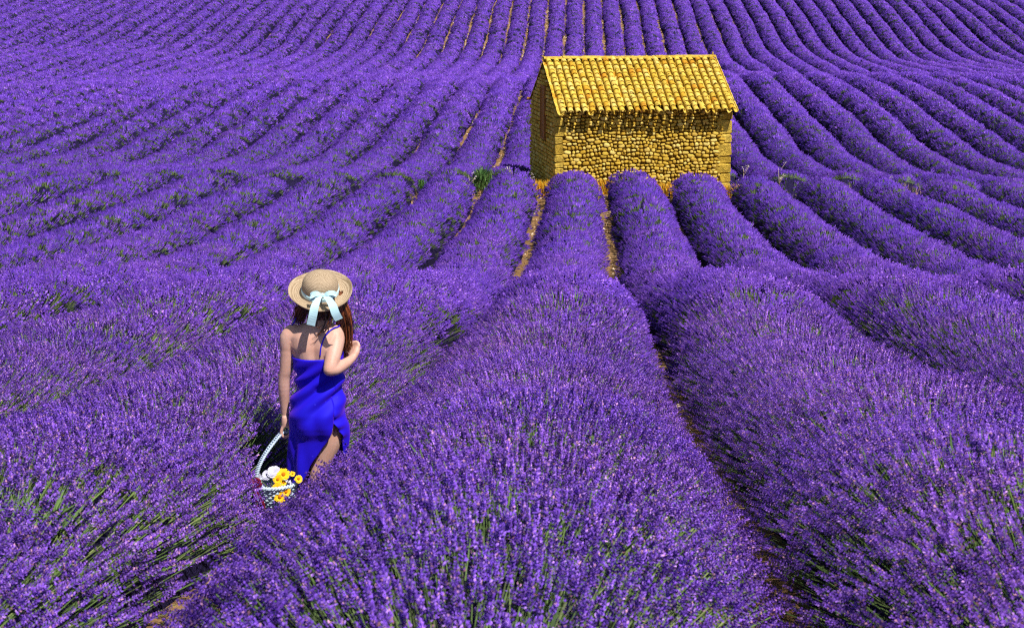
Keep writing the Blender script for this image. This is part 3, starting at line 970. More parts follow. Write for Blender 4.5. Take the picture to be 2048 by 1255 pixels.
    # pale stones in the gaps between the rows
    N = 9000
    Yp = np.concatenate([rs.uniform(6, 39.4, int(N * .45)), rs.uniform(46, 80, int(N * .3)), rs.uniform(112, 138, N - int(N * .45) - int(N * .3))])
    k = rs.integers(-28, 30, len(Yp)) + 0.5
    up = Yp > 41
    Xp = np.where(up, row_x(k, Yp, True), row_x(k, Yp, False)) + rs.normal(0, 0.075, len(Yp))
    Zp = zg(Xp, Yp)
    ok = in_view(Xp, Yp, Zp, 1.0, 0.5)
    Xp, Yp, Zp = Xp[ok], Yp[ok], Zp[ok]
    n = len(Xp)
    base = np.array([(1,0,0),(-1,0,0),(0,1,0),(0,-1,0),(0,0,1),(0,0,-1)], float)
    r = (rs.uniform(0.015, 0.045, n) + 0.0005 * Yp)[:, None, None]
    V = np.stack([Xp, Yp, Zp], 1)[:, None, :] + base[None] * r * rs.uniform(0.6, 1.3, (n, 6, 1)) * np.array((1, 1, 0.75))
    fc = np.array([(0,2,4),(2,1,4),(1,3,4),(3,0,4),(2,0,5),(1,2,5),(3,1,5),(0,3,5)])
    Fq = (np.arange(n)[:, None, None] * 6 + fc[None]).reshape(-1, 3)
    o = link(bpy.data.objects.new('gravel', mesh_np('gravel', V.reshape(-1, 3), Fq, [M_PEBBLE], False, {'tint': ('FLOAT', 'POINT', np.repeat(rs.random(n), 6))})))
    tag(o, 'pale stones lying in the soil gaps between lavender rows', 'gravel', kind='stuff')
    # dry litter in the gap of the near rows
    n = 5200
    Yp = rs.uniform(4, 39, n); k = rs.integers(-5, 7, n) + 0.5
    Xp = row_x(k, Yp, False) + rs.normal(0, 0.10, n)
    P = np.stack([Xp, Yp, zg(Xp, Yp) - 0.01], 1)[in_view(Xp, Yp, zg(Xp, Yp), 1.0, .5)]
    o = blades(len(P), P, 0.10, 1.6, 0.012, [(0.40, 0.22, 0.07), (0.5, 0.33, 0.14), (0.28, 0.14, 0.05)], rs, 'straw')
    tag(o, 'dry straw litter on the soil between the near rows', 'straw', kind='stuff')
    # scrub that closes the top of the field
    n = 26000
    X = rs.uniform(-62, 66, n); Y = 151 + rs.normal(0, 1.2, n)
    hs = 1.5 + 0.7 * np.sin(X * 0.5) + 0.5 * np.sin(X * 1.3 + 2)
    Z = zg(X, Y) + rs.random(n) * np.clip(hs, 0.8, 4) 
    P = np.stack([X, Y, Z], 1)
    o = blades(n, P, 0.45, 0.9, 0.16, [(0.05, 0.11, 0.03), (0.08, 0.16, 0.04), (0.035, 0.07, 0.025), (0.12, 0.2, 0.06)], rs, 'scrub')
    tag(o, 'green scrub along the top edge of the upper field', 'scrub', kind='stuff')
M_STEM = simple_mat('green_stem', (0.12, 0.15, 0.06), 0.8)
M_DRY = simple_mat('dry_stem', (0.55, 0.42, 0.32), 0.8)
M_SEED = simple_mat('pale_seed', (0.75, 0.66, 0.70), 0.8)
M_PEBBLE = tinted_mat('pebble', [(0.0, (0.55, 0.38, 0.24)), (0.4, (0.70, 0.56, 0.44)), (0.8, (0.45, 0.27, 0.15)), (1.0, (0.78, 0.66, 0.56))], 0.9, 0.1, 30, 0.2, 60, 0.3)
grow()
# ---------------------------------------------------------------- the woman, her hat, and the basket
U = 1 / 1.3                      # one metre in field units (the whole place is scaled to metres at the end)
WO = np.array(WOMAN)
def loc(px, py, yl=0.0):
    """photo pixel at local depth yl (metres, away from the camera) -> local metres"""
    u = (px - 1024.0) / F_PX; v = -(py - 627.5) / F_PX
    Y = WO[1] + yl * U
    dc = Y / (CP + v * SP)
    return np.array([(u * dc - WO[0]) / U, yl, (CAM_Z - dc * (SP - v * CP) - WO[2]) / U])

def smooth_path(pts, n):
    """Catmull-Rom through points (and any extra columns)"""
    P = np.asarray(pts, dtype=float); m = len(P)
    Q = np.vstack([2 * P[0] - P[1], P, 2 * P[-1] - P[-2]])
    t = np.linspace(0, m - 1 - 1e-6, n); i = t.astype(int); f = (t - i)[:, None]
    p0, p1, p2, p3 = Q[i], Q[i + 1], Q[i + 2], Q[i + 3]
    return 0.5 * (2 * p1 + (p2 - p0) * f + (2 * p0 - 5 * p1 + 4 * p2 - p3) * f ** 2 + (3 * p1 - p0 - 3 * p2 + p3) * f ** 3)

# torso rings: photo row, left, right, half depth, depth of the centre
TORSO = [(628, 624, 650, 0.055, 0.025), (640, 622, 654, 0.058, 0.015), (648, 604, 666, 0.066, 0.005), (656, 588, 678, 0.075, 0.0), (668, 579, 685, 0.088, 0.0), (690, 579, 684, 0.100, 0.0),
         (711, 587, 682, 0.105, 0.005), (738, 595, 681, 0.097, 0.01), (764, 600, 680, 0.088, 0.01), (790, 593, 682, 0.098, 0.0), (818, 586, 684, 0.115, -0.01), (846, 587, 684, 0.115, -0.01), (868, 594, 680, 0.10, 0.0)]
def torso_ring(py):
    T = np.array(TORSO)
    y = np.clip(py, T[0, 0], T[-1, 0])
    xl, xr, hd, cy = (np.interp(y, T[:, 0], T[:, i]) for i in (1, 2, 3, 4))
    c = loc((xl + xr) / 2, py, cy); l = loc(xl, py, cy); r = loc(xr, py, cy)
    return c, (r[0] - l[0]) / 2, hd
def on_back(px, py, out=0.004):
    """point on the back surface of the torso under a photo pixel"""
    c, a, b = torso_ring(py)
    p = loc(px, py, c[1] - b * 0.8)
    q = np.clip((p[0] - c[0]) / a, -0.98, 0.98)
    yl = c[1] - b * math.sqrt(1 - q * q) - out
    return loc(px, py, yl)

M_SKIN, _t, _b = new_mat('skin', 0.5, 0.35)
_n = noise(_t, 9.0, 3, 0.5); _r = ramp(_t, [(0.3, (0.56, 0.31, 0.235)), (0.7, (0.65, 0.39, 0.31))])
_t.links.new(_n.outputs['Fac'], _r.inputs[0]); _t.links.new(_r.outputs[0], _b.inputs['Base Color'])
_b.inputs['Subsurface Weight'].default_value = 0.12; _b.inputs['Subsurface Radius'].default_value = (0.02, 0.008, 0.004); _b.inputs['Subsurface Scale'].default_value = 0.5
M_SATIN, _t, _b = new_mat('blue_satin', 0.66, 0.18)
_n = noise(_t, 3.0, 3, 0.5); _r = ramp(_t, [(0.3, (0.006, 0.004, 0.50)), (0.7, (0.014, 0.004, 0.66))])
_t.links.new(_n.outputs['Fac'], _r.inputs[0]); _t.links.new(_r.outputs[0], _b.inputs['Base Color'])
_b.inputs['Sheen Weight'].default_value = 0.25; _b.inputs['Sheen Tint'].default_value = (0.45, 0.1, 1.0, 1)
# tiny woven motif on the satin
_v = _t.nodes.new('ShaderNodeTexVoronoi'); _v.inputs['Scale'].default_value = 16.0
_tc = _t.nodes.new('ShaderNodeTexCoord'); _t.links.new(_tc.outputs['Object'], _v.inputs['Vector'])
_vr = ramp(_t, [(0.06, (1, 1, 1)), (0.09, (0, 0, 0))]); _t.links.new(_v.outputs['Distance'], _vr.inputs[0])
_t.links.new(mixc(_t, _r.outputs[0], (0.03, 0.022, 0.70), _vr.outputs[0]), _b.inputs['Base Color'])
def hair_mat():
    m, t, b = new_mat('auburn_hair', 0.35, 0.5)
    at = t.nodes.new('ShaderNodeAttribute'); at.attribute_name = 'tint'
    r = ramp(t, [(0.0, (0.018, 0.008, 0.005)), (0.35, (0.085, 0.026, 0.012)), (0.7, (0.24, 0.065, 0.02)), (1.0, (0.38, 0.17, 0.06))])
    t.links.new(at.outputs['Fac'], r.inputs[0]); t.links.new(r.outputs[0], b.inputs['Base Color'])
    return m
M_HAIR = hair_mat()
def straw_mat():
    m, t, b = new_mat('plaited_straw', 0.7, 0.25)
    tc = t.nodes.new('ShaderNodeTexCoord')
    sx = t.nodes.new('ShaderNodeSeparateXYZ'); t.links.new(tc.outputs['Object'], sx.inputs[0])
    rr = math_n(t, 'SQRT', math_n(t, 'ADD', math_n(t, 'MULTIPLY', sx.outputs[0], sx.outputs[0]), math_n(t, 'MULTIPLY', sx.outputs[1], sx.outputs[1])))
    rings = math_n(t, 'SINE', math_n(t, 'MULTIPLY', math_n(t, 'SUBTRACT', rr, math_n(t, 'MULTIPLY', sx.outputs[2], 0.8)), 620.0))
    n = noise(t, 120.0, 3, 0.6)
    f = math_n(t, 'ADD', math_n(t, 'MULTIPLY', rings, 0.22), n.outputs['Fac'])
    r = ramp(t, [(0.25, (0.27, 0.19, 0.115)), (0.8, (0.50, 0.385, 0.265))])
    t.links.new(f, r.inputs[0]); t.links.new(r.outputs[0], b.inputs['Base Color'])
    bump(t, b, f, 0.5, 0.003)
    return m
M_STRAW = straw_mat()
M_RIBBON = simple_mat('pale_blue_ribbon', (0.52, 0.78, 0.86), 0.45, 0.4, 0.08, 20.0)
M_WICKER = tinted_mat('painted_wicker', [(0.0, (0.40, 0.53, 0.70)), (1.0, (0.55, 0.66, 0.80))], 0.6, 0.3, 40, 0.25, 80, 0.3)
M_RED = simple_mat('red_ribbon', (0.20, 0.012, 0.035), 0.5, 0.3, 0.25, 15)
M_YELLOW = simple_mat('yellow_petal', (0.88, 0.52, 0.01), 0.6, 0.2, 0.15, 30)
M_ORANGE = simple_mat('orange_disc', (0.55, 0.17, 0.006), 0.8, 0.1, 0.3, 60)
M_WHITE = simple_mat('white_petal', (0.56, 0.55, 0.70), 0.6, 0.2, 0.12, 25)

def ellipsoid(mb, c, r, rot=None, nu=14, nv=9):
    V = []; 
    for i in range(nv + 1):
        la = math.pi * i / nv
        for j in range(nu):
            a = 2 * math.pi * j / nu
            V.append((math.sin(la) * math.cos(a) * r[0], math.sin(la) * math.sin(a) * r[1], math.cos(la) * r[2]))
    V = np.array(V)
    if rot is not None: V = V @ np.array(Euler(rot).to_matrix()).T
    Fc = []
    for i in range(nv):
        for j in range(nu):
            k = (j + 1) % nu
            Fc.append((i * nu + j, (i + 1) * nu + j, (i + 1) * nu + k, i * nu + k))
    mb.add(V + np.asarray(c), Fc)

def build_person():
    rs = np.random.default_rng(5)
    P = empty('person', tuple(WO)); P.scale = (U, U, U)
    tag(P, 'person in blue dress and ribboned straw hat walking away between the lavender rows', 'person')
    b = MB()
    # torso
    ys = np.linspace(TORSO[0][0], TORSO[-1][0], 60)
    V = []; ns = 32
    for py in ys:
        c, a, hb = torso_ring(py)
        for j in range(ns):
            q = 2 * math.pi * j / ns
            cx, sy = math.cos(q), math.sin(q)
            # flattened back with a spine groove, shoulder blades
            x = a * math.copysign(abs(cx) ** 0.85, cx); y = hb * math.copysign(abs(sy) ** 0.9, sy)
            if sy < 0:
                y += 0.012 * math.exp(-(x / 0.016) ** 2) * smoothstep(645, 670, py)
                y -= 0.010 * math.exp(-((abs(x) - 0.075) / 0.035) ** 2) * math.exp(-((py - 680) / 20) ** 2)
                g = math.exp(-((py - 838) / 22) ** 2)
                y -= 0.022 * g * math.exp(-((abs(x) - 0.065) / 0.05) ** 2) - 0.012 * g * math.exp(-(x / 0.02) ** 2)
            V.append(c + np.array((x, y, 0)))
    Fc = []
    n = len(ys)
    for i in range(n - 1):
        for j in range(ns):
            k = (j + 1) % ns
            Fc.append((i * ns + j, (i + 1) * ns + j, (i + 1) * ns + k, i * ns + k))
    Fc.append(tuple(range(ns))); Fc.append(tuple((n - 1) * ns + j for j in range(ns))[::-1])
    b.add(V, Fc)
    def limb(pts, seg=14, n=22):
        """pts rows: x y z r"""
        S = smooth_path(pts, n)
        b.tube(S[:, :3], S[:, 3], seg)
        for e in (S[0], S[-1]): ellipsoid(b, e[:3], (e[3],) * 3, None, 10, 6)
    L = lambda px, py, yl, r: (*loc(px, py, yl), r)
    # neck and head (face turned away)
    limb([L(637, 650, 0.01, 0.056), L(638, 632, 0.02, 0.052), L(641, 610, 0.035, 0.055)])
    hc = loc(642, 588, 0.04)
    ellipsoid(b, hc, (0.076, 0.096, 0.112))
    ellipsoid(b, hc + np.array((0, 0.045, -0.055)), (0.056, 0.060, 0.058))
    ellipsoid(b, hc + np.array((0, 0.104, -0.022)), (0.011, 0.017, 0.024))           # nose
    ellipsoid(b, hc + np.array((0, 0.098, -0.060)), (0.024, 0.010, 0.008))           # lips
    ellipsoid(b, hc + np.array((0, 0.080, -0.095)), (0.024, 0.020, 0.018))           # chin
    for s in (-1, 1):
        ellipsoid(b, hc + np.array((s * 0.030, 0.087, 0.004)), (0.014, 0.010, 0.009)) # eyes
        ellipsoid(b, hc + np.array((s * 0.077, 0.000, -0.015)), (0.010, 0.020, 0.030), (0, 0, 0.2 * s)) # ears
    # left arm, hanging, holding the basket
    limb([L(586, 664, 0.0, 0.050), L(577, 676, -0.005, 0.050), L(575, 705, -0.010, 0.0425), L(572, 738, -0.012, 0.037), L(569, 752, -0.010, 0.034), L(568, 775, -0.004, 0.035), L(569, 805, 0.005, 0.028), L(570, 827, 0.010, 0.0225)])
    # right arm, elbow back, hand at the chest
    limb([L(668, 664, 0.0, 0.050), L(672, 677, -0.025, 0.051), L(668, 702, -0.075, 0.047), L(662, 728, -0.125, 0.041), L(659, 739, -0.145, 0.037)])
    limb([L(659, 739, -0.145, 0.037), L(672, 737, -0.115, 0.037), L(690, 727, -0.055, 0.031), L(703, 717, 0.0, 0.024), L(707, 712, 0.02, 0.022)])
    # left hand round the handle: palm, four curled fingers, thumb
    p0 = loc(570, 830, 0.012); p1 = loc(571, 851, 0.018)
    S = smooth_path([(*p0, 0.024), (*(p0 * .5 + p1 * .5), 0.030), (*p1, 0.029)], 8)
    for dy in (-0.016, 0.0, 0.016): b.tube(S[:, :3] + np.array((0, dy, 0)), S[:, 3] * 0.72, 10)
    grip = loc(573.5, 861.5, 0.018)
    for i, (dy, ln) in enumerate(((-0.030, 0.95), (-0.010, 1.08), (0.010, 1.0), (0.029, 0.82))):
        k = p1 + np.array((-0.012, dy * 0.9, 0.0))
        f = [(*k, 0.0105), (*(grip + np.array((-0.027, dy, 0.004))), 0.0100), (*(grip + np.array((-0.018, dy, -0.024 * ln))), 0.0092), (*(grip + np.array((0.010, dy, -0.025 * ln))), 0.0085), (*(grip + np.array((0.022, dy, -0.006))), 0.0078)]
        S = smooth_path(f, 14); b.tube(S[:, :3], S[:, 3], 8); ellipsoid(b, S[-1, :3], (0.0078,) * 3, None, 8, 5)
    f = [(*(p0 * .4 + p1 * .6 + np.array((0.014, -0.022, 0.0))), 0.0125), (*(p1 + np.array((0.028, -0.030, 0.004))), 0.0110), (*(grip + np.array((0.030, -0.026, 0.012))), 0.0100), (*(grip + np.array((0.028, -0.010, -0.008))), 0.0088)]
    S = smooth_path(f, 12); b.tube(S[:, :3], S[:, 3], 8); ellipsoid(b, S[-1, :3], (0.0088,) * 3, None, 8, 5)
    # right hand: palm upward, fingers curling back into the hair
    w0 = loc(706, 713, 0.02); k0 = loc(711, 697, 0.055)
    side = np.array((0.55, -0.25, 0.35)); side /= np.linalg.norm(side)
    for d in (-0.017, 0.0, 0.017):
        b.tube([w0 + side * d * .5, (w0 + k0) / 2 + side * d, k0 + side * d], [0.0215, 0.021, 0.016], 10)
    for i, (d, ln) in enumerate(((0.030, 0.86), (0.011, 1.0), (-0.008, 1.05), (-0.026, 0.9))):
        k = k0 + side * d
        d1 = np.array((-0.35, 0.45, 0.82)); d2 = np.array((-0.92, 0.25, 0.10)); d3 = np.array((-0.75, -0.1, -0.62))
        q1 = k + d1 * 0.032 * ln; q2 = q1 + d2 * 0.026 * ln; q3 = q2 + d3 * 0.018 * ln
        S = smooth_path([(*k, 0.0105), (*q1, 0.0098), (*q2, 0.0088), (*q3, 0.0078)], 14)
        b.tube(S[:, :3], S[:, 3], 8); ellipsoid(b, S[-1, :3], (0.0078,) * 3, None, 8, 5)
    t0 = w0 * .6 + k0 * .4 - side * 0.022
    S = smooth_path([(*t0, 0.0125), (*(t0 + np.array((-0.026, 0.012, 0.020))), 0.011), (*(t0 + np.array((-0.040, 0.016, 0.044))), 0.0095), (*(t0 + np.array((-0.042, 0.010, 0.060))), 0.0085)], 12)
    b.tube(S[:, :3], S[:, 3], 8)
    # legs: walking, the right leg steps across
    limb([L(611, 850, 0.0, 0.086), L(606, 880, 0.02, 0.082), L(600, 925, 0.05, 0.062), L(597, 950, 0.07, 0.052), L(596, 985, 0.10, 0.053), L(596, 1030, 0.14, 0.040), (*(loc(596, 1066, 0.17)), 0.032)], 16, 30)
    limb([L(660, 850, -0.01, 0.087), L(657, 880, -0.02, 0.079), L(645, 920, -0.03, 0.060), L(637, 945, -0.04, 0.051), L(634, 980, -0.06, 0.052), L(632, 1030, -0.08, 0.039), (*(loc(632, 1072, -0.10)), 0.031)], 16, 30)
    for e in (loc(596, 1072, 0.17), loc(632, 1080, -0.10)):
        z = 0.035
        S = smooth_path([(e[0], e[1] - 0.045, z + 0.01, 0.036), (e[0], e[1] + 0.03, z + 0.005, 0.038), (e[0], e[1] + 0.10, z - 0.005, 0.040), (e[0], e[1] + 0.17, z - 0.012, 0.026)], 12)
        b.tube(S[:, :3], S[:, 3], 10); b.tube([(e[0], e[1], z), (e[0], e[1], e[2] + 0.05)], [0.034, 0.032], 12)
    raw = bpy.data.objects.new('body_raw', b.mesh('body_raw', [M_SKIN], True)); COL.objects.link(raw)
    md = raw.modifiers.new('r', 'REMESH'); md.mode = 'VOXEL'; md.voxel_size = 0.0056; md.use_smooth_shade = True
    sm = raw.modifiers.new('s', 'SMOOTH'); sm.factor = 0.5; sm.iterations = 5
    dg = bpy.context.evaluated_depsgraph_get()
    me = bpy.data.meshes.new_from_object(raw.evaluated_get(dg)); me.name = 'body'
    bpy.data.objects.remove(raw)
    if not me.materials: me.materials.append(M_SKIN)
    me.polygons.foreach_set('use_smooth', np.ones(len(me.polygons), dtype=bool))
    body = link(bpy.data.objects.new('body', me), P)
    # ---- dress
    rows = []; ncol = 120
    LEFT = [(711, 586), (738, 594), (764, 599), (790, 592), (818, 584), (846, 583), (882, 582), (915, 584), (943, 586), (965, 583), (1000, 578), (1030, 574)]
    RIGHT = [(711, 683), (738, 682), (764, 681), (790, 683), (818, 686), (835, 689), (850, 695), (870, 696), (892, 690), (920, 684), (960, 676), (1000, 668), (1030, 662)]
    la = np.array(LEFT, float); ra = np.array(RIGHT, float)
    PY = np.concatenate([np.linspace(709, 830, 34), np.linspace(833, 1010, 46)])
    for py in PY:
        c, a, hb = torso_ring(py)
        xl, xr = np.interp(py, la[:, 0], la[:, 1]), np.interp(py, ra[:, 0], ra[:, 1])
        cc = loc((xl + xr) / 2, py, 0.0); a = (loc(xr, py, 0)[0] - loc(xl, py, 0)[0]) / 2 + 0.007
        t = float(np.clip((py - 820) / 190, 0, 1))
        hb2 = hb + 0.014 if py <= 850 else hb + 0.014 + 0.03 * t
        cy = (c[1] if py < 868 else 0.0) * (1 - t) + 0.01 * t
        # the slit: opens at the back, right of the middle, wider towards the hem
        k = float(np.clip((py - 834) / 120, 0, 1.4))
        ph0 = R(-52)
        pr = ph0 + R(30) * min(1, k * 2.0) * (k > 0); pl = ph0 - R(62) * k ** 0.9 if k > 0 else ph0
        row = []
        for j in range(ncol + 1):
            s = j / ncol
            q = pr + s * (2 * math.pi - (pr - pl))
            cx, sy = math.cos(q), math.sin(q)
            x = a * math.copysign(abs(cx) ** 0.85, cx); y = hb2 * math.copysign(abs(sy) ** 0.9, sy)
            g = math.exp(-((py - 838) / 26) ** 2)
            if sy < 0: y -= 0.020 * g * math.exp(-((abs(x) - 0.06) / 0.06) ** 2)
            # drape: diagonal pulls from the right hip, falling folds towards the hem
            w1 = math.sin(q * 7 + t * 5 + 1.0) * 0.010 * smoothstep(0.05, 0.6, t) + math.sin(q * 13 - t * 6) * 0.006 * smoothstep(0.1, 0.8, t)
            dg_ = (py - 711) + (x - a) * 330 * 0.75
            w2 = 0.022 * (abs(math.sin(dg_ * 0.085 + 0.9 * math.sin(dg_ * 0.03))) ** 1.6 - 0.4) * math.exp(-((py - 775) / 48) ** 2) * (1 if sy < 0 else 0.4)
            gat = 0.008 * math.sin((py - 834) * 0.28 + s * 3) * math.exp(-((q - ph0) / 0.5) ** 2) * math.exp(-((py - 845) / 30) ** 2)
            m = 1 + (w1 + w2 + gat) / max(hb2, 0.05) * 1.35
            z = cc[2] + (0.05 * max(0, sy) * float(1 - smoothstep(709, 735, py)))
            # the back panel swings left with the stride
            row.append((cc[0] + x * m, cy + y * m, z))
        rows.append(row)
    V = np.array(rows).reshape(-1, 3); nc = ncol + 1
    i = np.arange(len(rows) - 1)[:, None] * nc + np.arange(ncol)[None]
    Fq = np.stack([i, i + 1, i + nc + 1, i + nc], -1).reshape(-1, 4)[:, ::-1]
    dress = link(bpy.data.objects.new('dress', mesh_np('dress', V, Fq, [M_SATIN], True)), P)
    sd = dress.modifiers.new('cloth', 'SOLIDIFY'); sd.thickness = 0.003; sd.offset = 1.0
    dress['label'] = 'royal blue satin slip dress with a side slit'
    for pts in ([(587, 712), (580, 697), (578, 680), (579, 664), (584, 650), (590, 641)], [(640, 713), (642, 694), (648, 676), (656, 665), (667, 656), (678, 652)]):
        q = [on_back(px, py, 0.003) for px, py in pts]
        top = q[-1]
        q += [top + np.array((0.0, 0.06, 0.006)), top + np.array((0.004, 0.12, -0.05)), top + np.array((0.01, 0.13, -0.14))]
        S = smooth_path(q, 30)
        m = MB(); m.tube(S, 0.0042, 6); m.build('strap', M_SATIN, dress, True)
    # ---- hair
    h = MB()
    def strand(pts, r, tint):
        S = smooth_path(pts, 12); rad = r * np.clip(np.linspace(1.1, 0.15, 12), 0, 1)
        V, Fc = tube_vf(S, rad, 4, caps=False); h.add(V, Fc, tint)
    # a cap of hair over the skull
    ellipsoid(h, hc + np.array((0, -0.012, -0.002)), (0.084, 0.098, 0.110), None, 18, 10)
    for _ in range(230):      # the long fall over the right shoulder
        f = rs.random(); dp = rs.uniform(-0.02, 0.12)
        a0 = loc(650 + 34 * f, 588 + rs.uniform(-8, 8), -0.055 + 0.07 * f)
        a1 = loc(664 + 34 * f + rs.normal(0, 2), 622 + rs.uniform(-6, 6), -0.055 + 0.05 * f + dp * .3)
        a2 = loc(676 + 27 * f + rs.normal(0, 3), 655 + rs.uniform(-6, 6), -0.01 + dp * .7 + 0.03)
        a3 = loc(681 + 20 * f + rs.normal(0, 3), 690 + rs.uniform(-6, 6), 0.035 + dp)
        a4 = loc(683 + 12 * f + rs.normal(0, 5), 712 + rs.uniform(-14, 16), 0.05 + dp)
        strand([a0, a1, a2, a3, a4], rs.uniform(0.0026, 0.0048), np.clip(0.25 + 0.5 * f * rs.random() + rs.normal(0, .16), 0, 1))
    for _ in range(120):      # left side, shorter wisps, some lighter brown
        f = rs.random()
        a0 = loc(632 - 28 * f, 590 + rs.uniform(-8, 8), -0.055 + 0.06 * f)
        a1 = loc(616 - 22 * f + rs.normal(0, 2), 616 + rs.uniform(-5, 5), -0.05 + 0.06 * f)
        a2 = loc(608 - 20 * f + rs.normal(0, 3), 634 + rs.uniform(-6, 8), -0.03 + 0.08 * f)
        a3 = loc(606 - 15 * f + rs.normal(0, 4), 644 + rs.uniform(-6, 8), 0.0 + 0.08 * f)
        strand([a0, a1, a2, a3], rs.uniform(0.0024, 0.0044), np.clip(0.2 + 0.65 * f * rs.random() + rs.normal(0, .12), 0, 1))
    for _ in range(130):      # the nape
        f = rs.random()
        a0 = loc(620 + 48 * f, 592, -0.07); a1 = loc(622 + 46 * f + rs.normal(0, 2), 622, -0.065); a2 = loc(632 + 40 * f + rs.normal(0, 4), 638 + rs.uniform(-5, 6), -0.06)
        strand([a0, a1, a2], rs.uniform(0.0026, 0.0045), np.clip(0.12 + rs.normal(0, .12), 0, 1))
    for a in ([(652, 625, -.08), (650, 645, -.09), (640, 664, -.105), (625, 678, -.11)], [(660, 628, -.08), (655, 648, -.09), (643, 662, -.105), (632, 674, -.11)], [(642, 626, -.08), (634, 646, -.09), (637, 656, -.10), (645, 648, -.10)],
              [(664, 630, -.08), (660, 650, -.09), (650, 662, -.1), (640, 668, -.11)], [(618, 622, -.07), (617, 638, -.085), (622, 650, -.095), (628, 655, -.1)]):
        for _ in range(5):
            strand([loc(x + rs.normal(0, 1.2), y + rs.normal(0, 1.2), d) for x, y, d in a], 0.0026, np.clip(0.3 + rs.normal(0, .15), 0, 1))
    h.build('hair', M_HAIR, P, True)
    # ---- straw hat
    hat_c = loc(641, 583, 0.015)
    hat = bpy.data.objects.new('hat', None)
    prof = [(0.0, 0.122), (0.030, 0.1205), (0.058, 0.114), (0.080, 0.101), (0.094, 0.083), (0.102, 0.060), (0.105, 0.035), (0.107, 0.012), (0.112, 0.003), (0.122, -0.001), (0.145, -0.003), (0.162, 0.0), (0.173, 0.007), (0.179, 0.018),
            (0.182, 0.0175), (0.176, 0.004), (0.163, -0.005), (0.145, -0.008), (0.118, -0.006), (0.106, 0.0), (0.101, 0.03), (0.090, 0.08), (0.060, 0.109), (0.0, 0.116)]
    na = 64; V = []; Fc = []
    for r, z in prof:
        for j in range(na):
            a = 2 * math.pi * j / na
            zz = z + (0.006 * math.sin(2 * a + 0.6) + 0.003 * math.sin(5 * a)) * smoothstep(0.115, 0.18, r)
            V.append((r * math.cos(a), r * math.sin(a), zz))
    for i in range(len(prof) - 1):
        for j in range(na):
            k = (j + 1) % na
            Fc.append((i * na + j, (i + 1) * na + j, (i + 1) * na + k, i * na + k))
    hat = link(bpy.data.objects.new('hat', mesh_np('hat', V, Fc, [M_STRAW], True)), P)
    hat.location = tuple(hat_c); hat.rotation_euler = (R(27), R(3), 0)
    hat['label'] = 'straw hat with a pale blue ribbon tied at the back'
    V = []; Fc = []
    for r, z in ((0.1085, 0.010), (0.1075, 0.022), (0.1062, 0.036), (0.1045, 0.036), (0.1045, 0.010)):
        for j in range(na):
            a = 2 * math.pi * j / na; V.append((r * math.cos(a), r * math.sin(a), z))
    for i in range(4):
        for j in range(na):
            k = (j + 1) % na; Fc.append((i * na + j, i * na + k, (i + 1) * na + k, (i + 1) * na + j))
    link(bpy.data.objects.new('ribbon', mesh_np('ribbon', V, Fc, [M_RIBBON], True)), hat)
    inv = (Matrix.Translation(Vector(hat_c)) @ Euler(hat.rotation_euler).to_matrix().to_4x4()).inverted()
    def strip(pts, wd, th=0.002, wdir=(1, 0, 0.15), n=18):
        S = smooth_path(pts, n); wv = np.asarray(wd if np.ndim(wd) else [wd, wd], float); ww = np.interp(np.linspace(0, 1, n), np.linspace(0, 1, len(wv)), wv)
        V = []; T = np.gradient(S, axis=0)
        for p, t, q in zip(S, T, ww):
            d = np.array(wdir, float); t = t / (np.linalg.norm(t) + 1e-9); d = d - t * (d @ t); d /= np.linalg.norm(d) + 1e-9
            nn = np.cross(d, t)
            V += [p - d * q / 2 - nn * th / 2, p + d * q / 2 - nn * th / 2, p + d * q / 2 + nn * th / 2, p - d * q / 2 + nn * th / 2]
        Fc = []
        for i in range(n - 1):
            for j in range(4):
                k = (j + 1) % 4; Fc.append((i * 4 + j, i * 4 + k, i * 4 + 4 + k, i * 4 + 4 + j))
        Fc += [(3, 2, 1, 0), tuple((n - 1) * 4 + j for j in range(4))]
        V = np.array([inv @ Vector(v) for v in V])
        return V, Fc
    kn = loc(645, 590, -0.118)
    bow = MB()
    ellipsoid(bow, np.array(inv @ Vector(kn)), (0.017, 0.012, 0.013), None, 10, 6)
    bow.add(*strip([loc(643, 590, -.122), loc(634, 587, -.135), loc(624, 590, -.135), (loc(622, 597, -.13)), loc(632, 596, -.125), loc(643, 591, -.12)], [0.012, 0.030, 0.034, 0.03, 0.026, 0.012], wdir=(0.1, 0.3, 1)))
    bow.add(*strip([loc(647, 590, -.122), loc(657, 586, -.13), loc(667, 586, -.125), (loc(670, 590, -.12)), loc(660, 592, -.12), loc(648, 591, -.12)], [0.012, 0.026, 0.028, 0.024, 0.022, 0.012], wdir=(0.1, 0.3, 1)))
    bow.add(*strip([loc(643, 591, -.125), loc(636, 598, -.150), loc(630, 612, -.188), loc(626, 630, -.198), loc(621.5, 650, -.19)], [0.020, 0.036, 0.046, 0.047, 0.046], wdir=(1, 0, 0.12)))
    bow.add(*strip([loc(649, 591, -.125), loc(658, 599, -.150), loc(666, 612, -.186), loc(671, 626, -.196), loc(678, 639, -.19)], [0.020, 0.036, 0.046, 0.047, 0.046], wdir=(1, 0, 0.3)))
    bow.build('bow', M_RIBBON, hat, False)
    return P, grip
PERSON, GRIP = build_person()

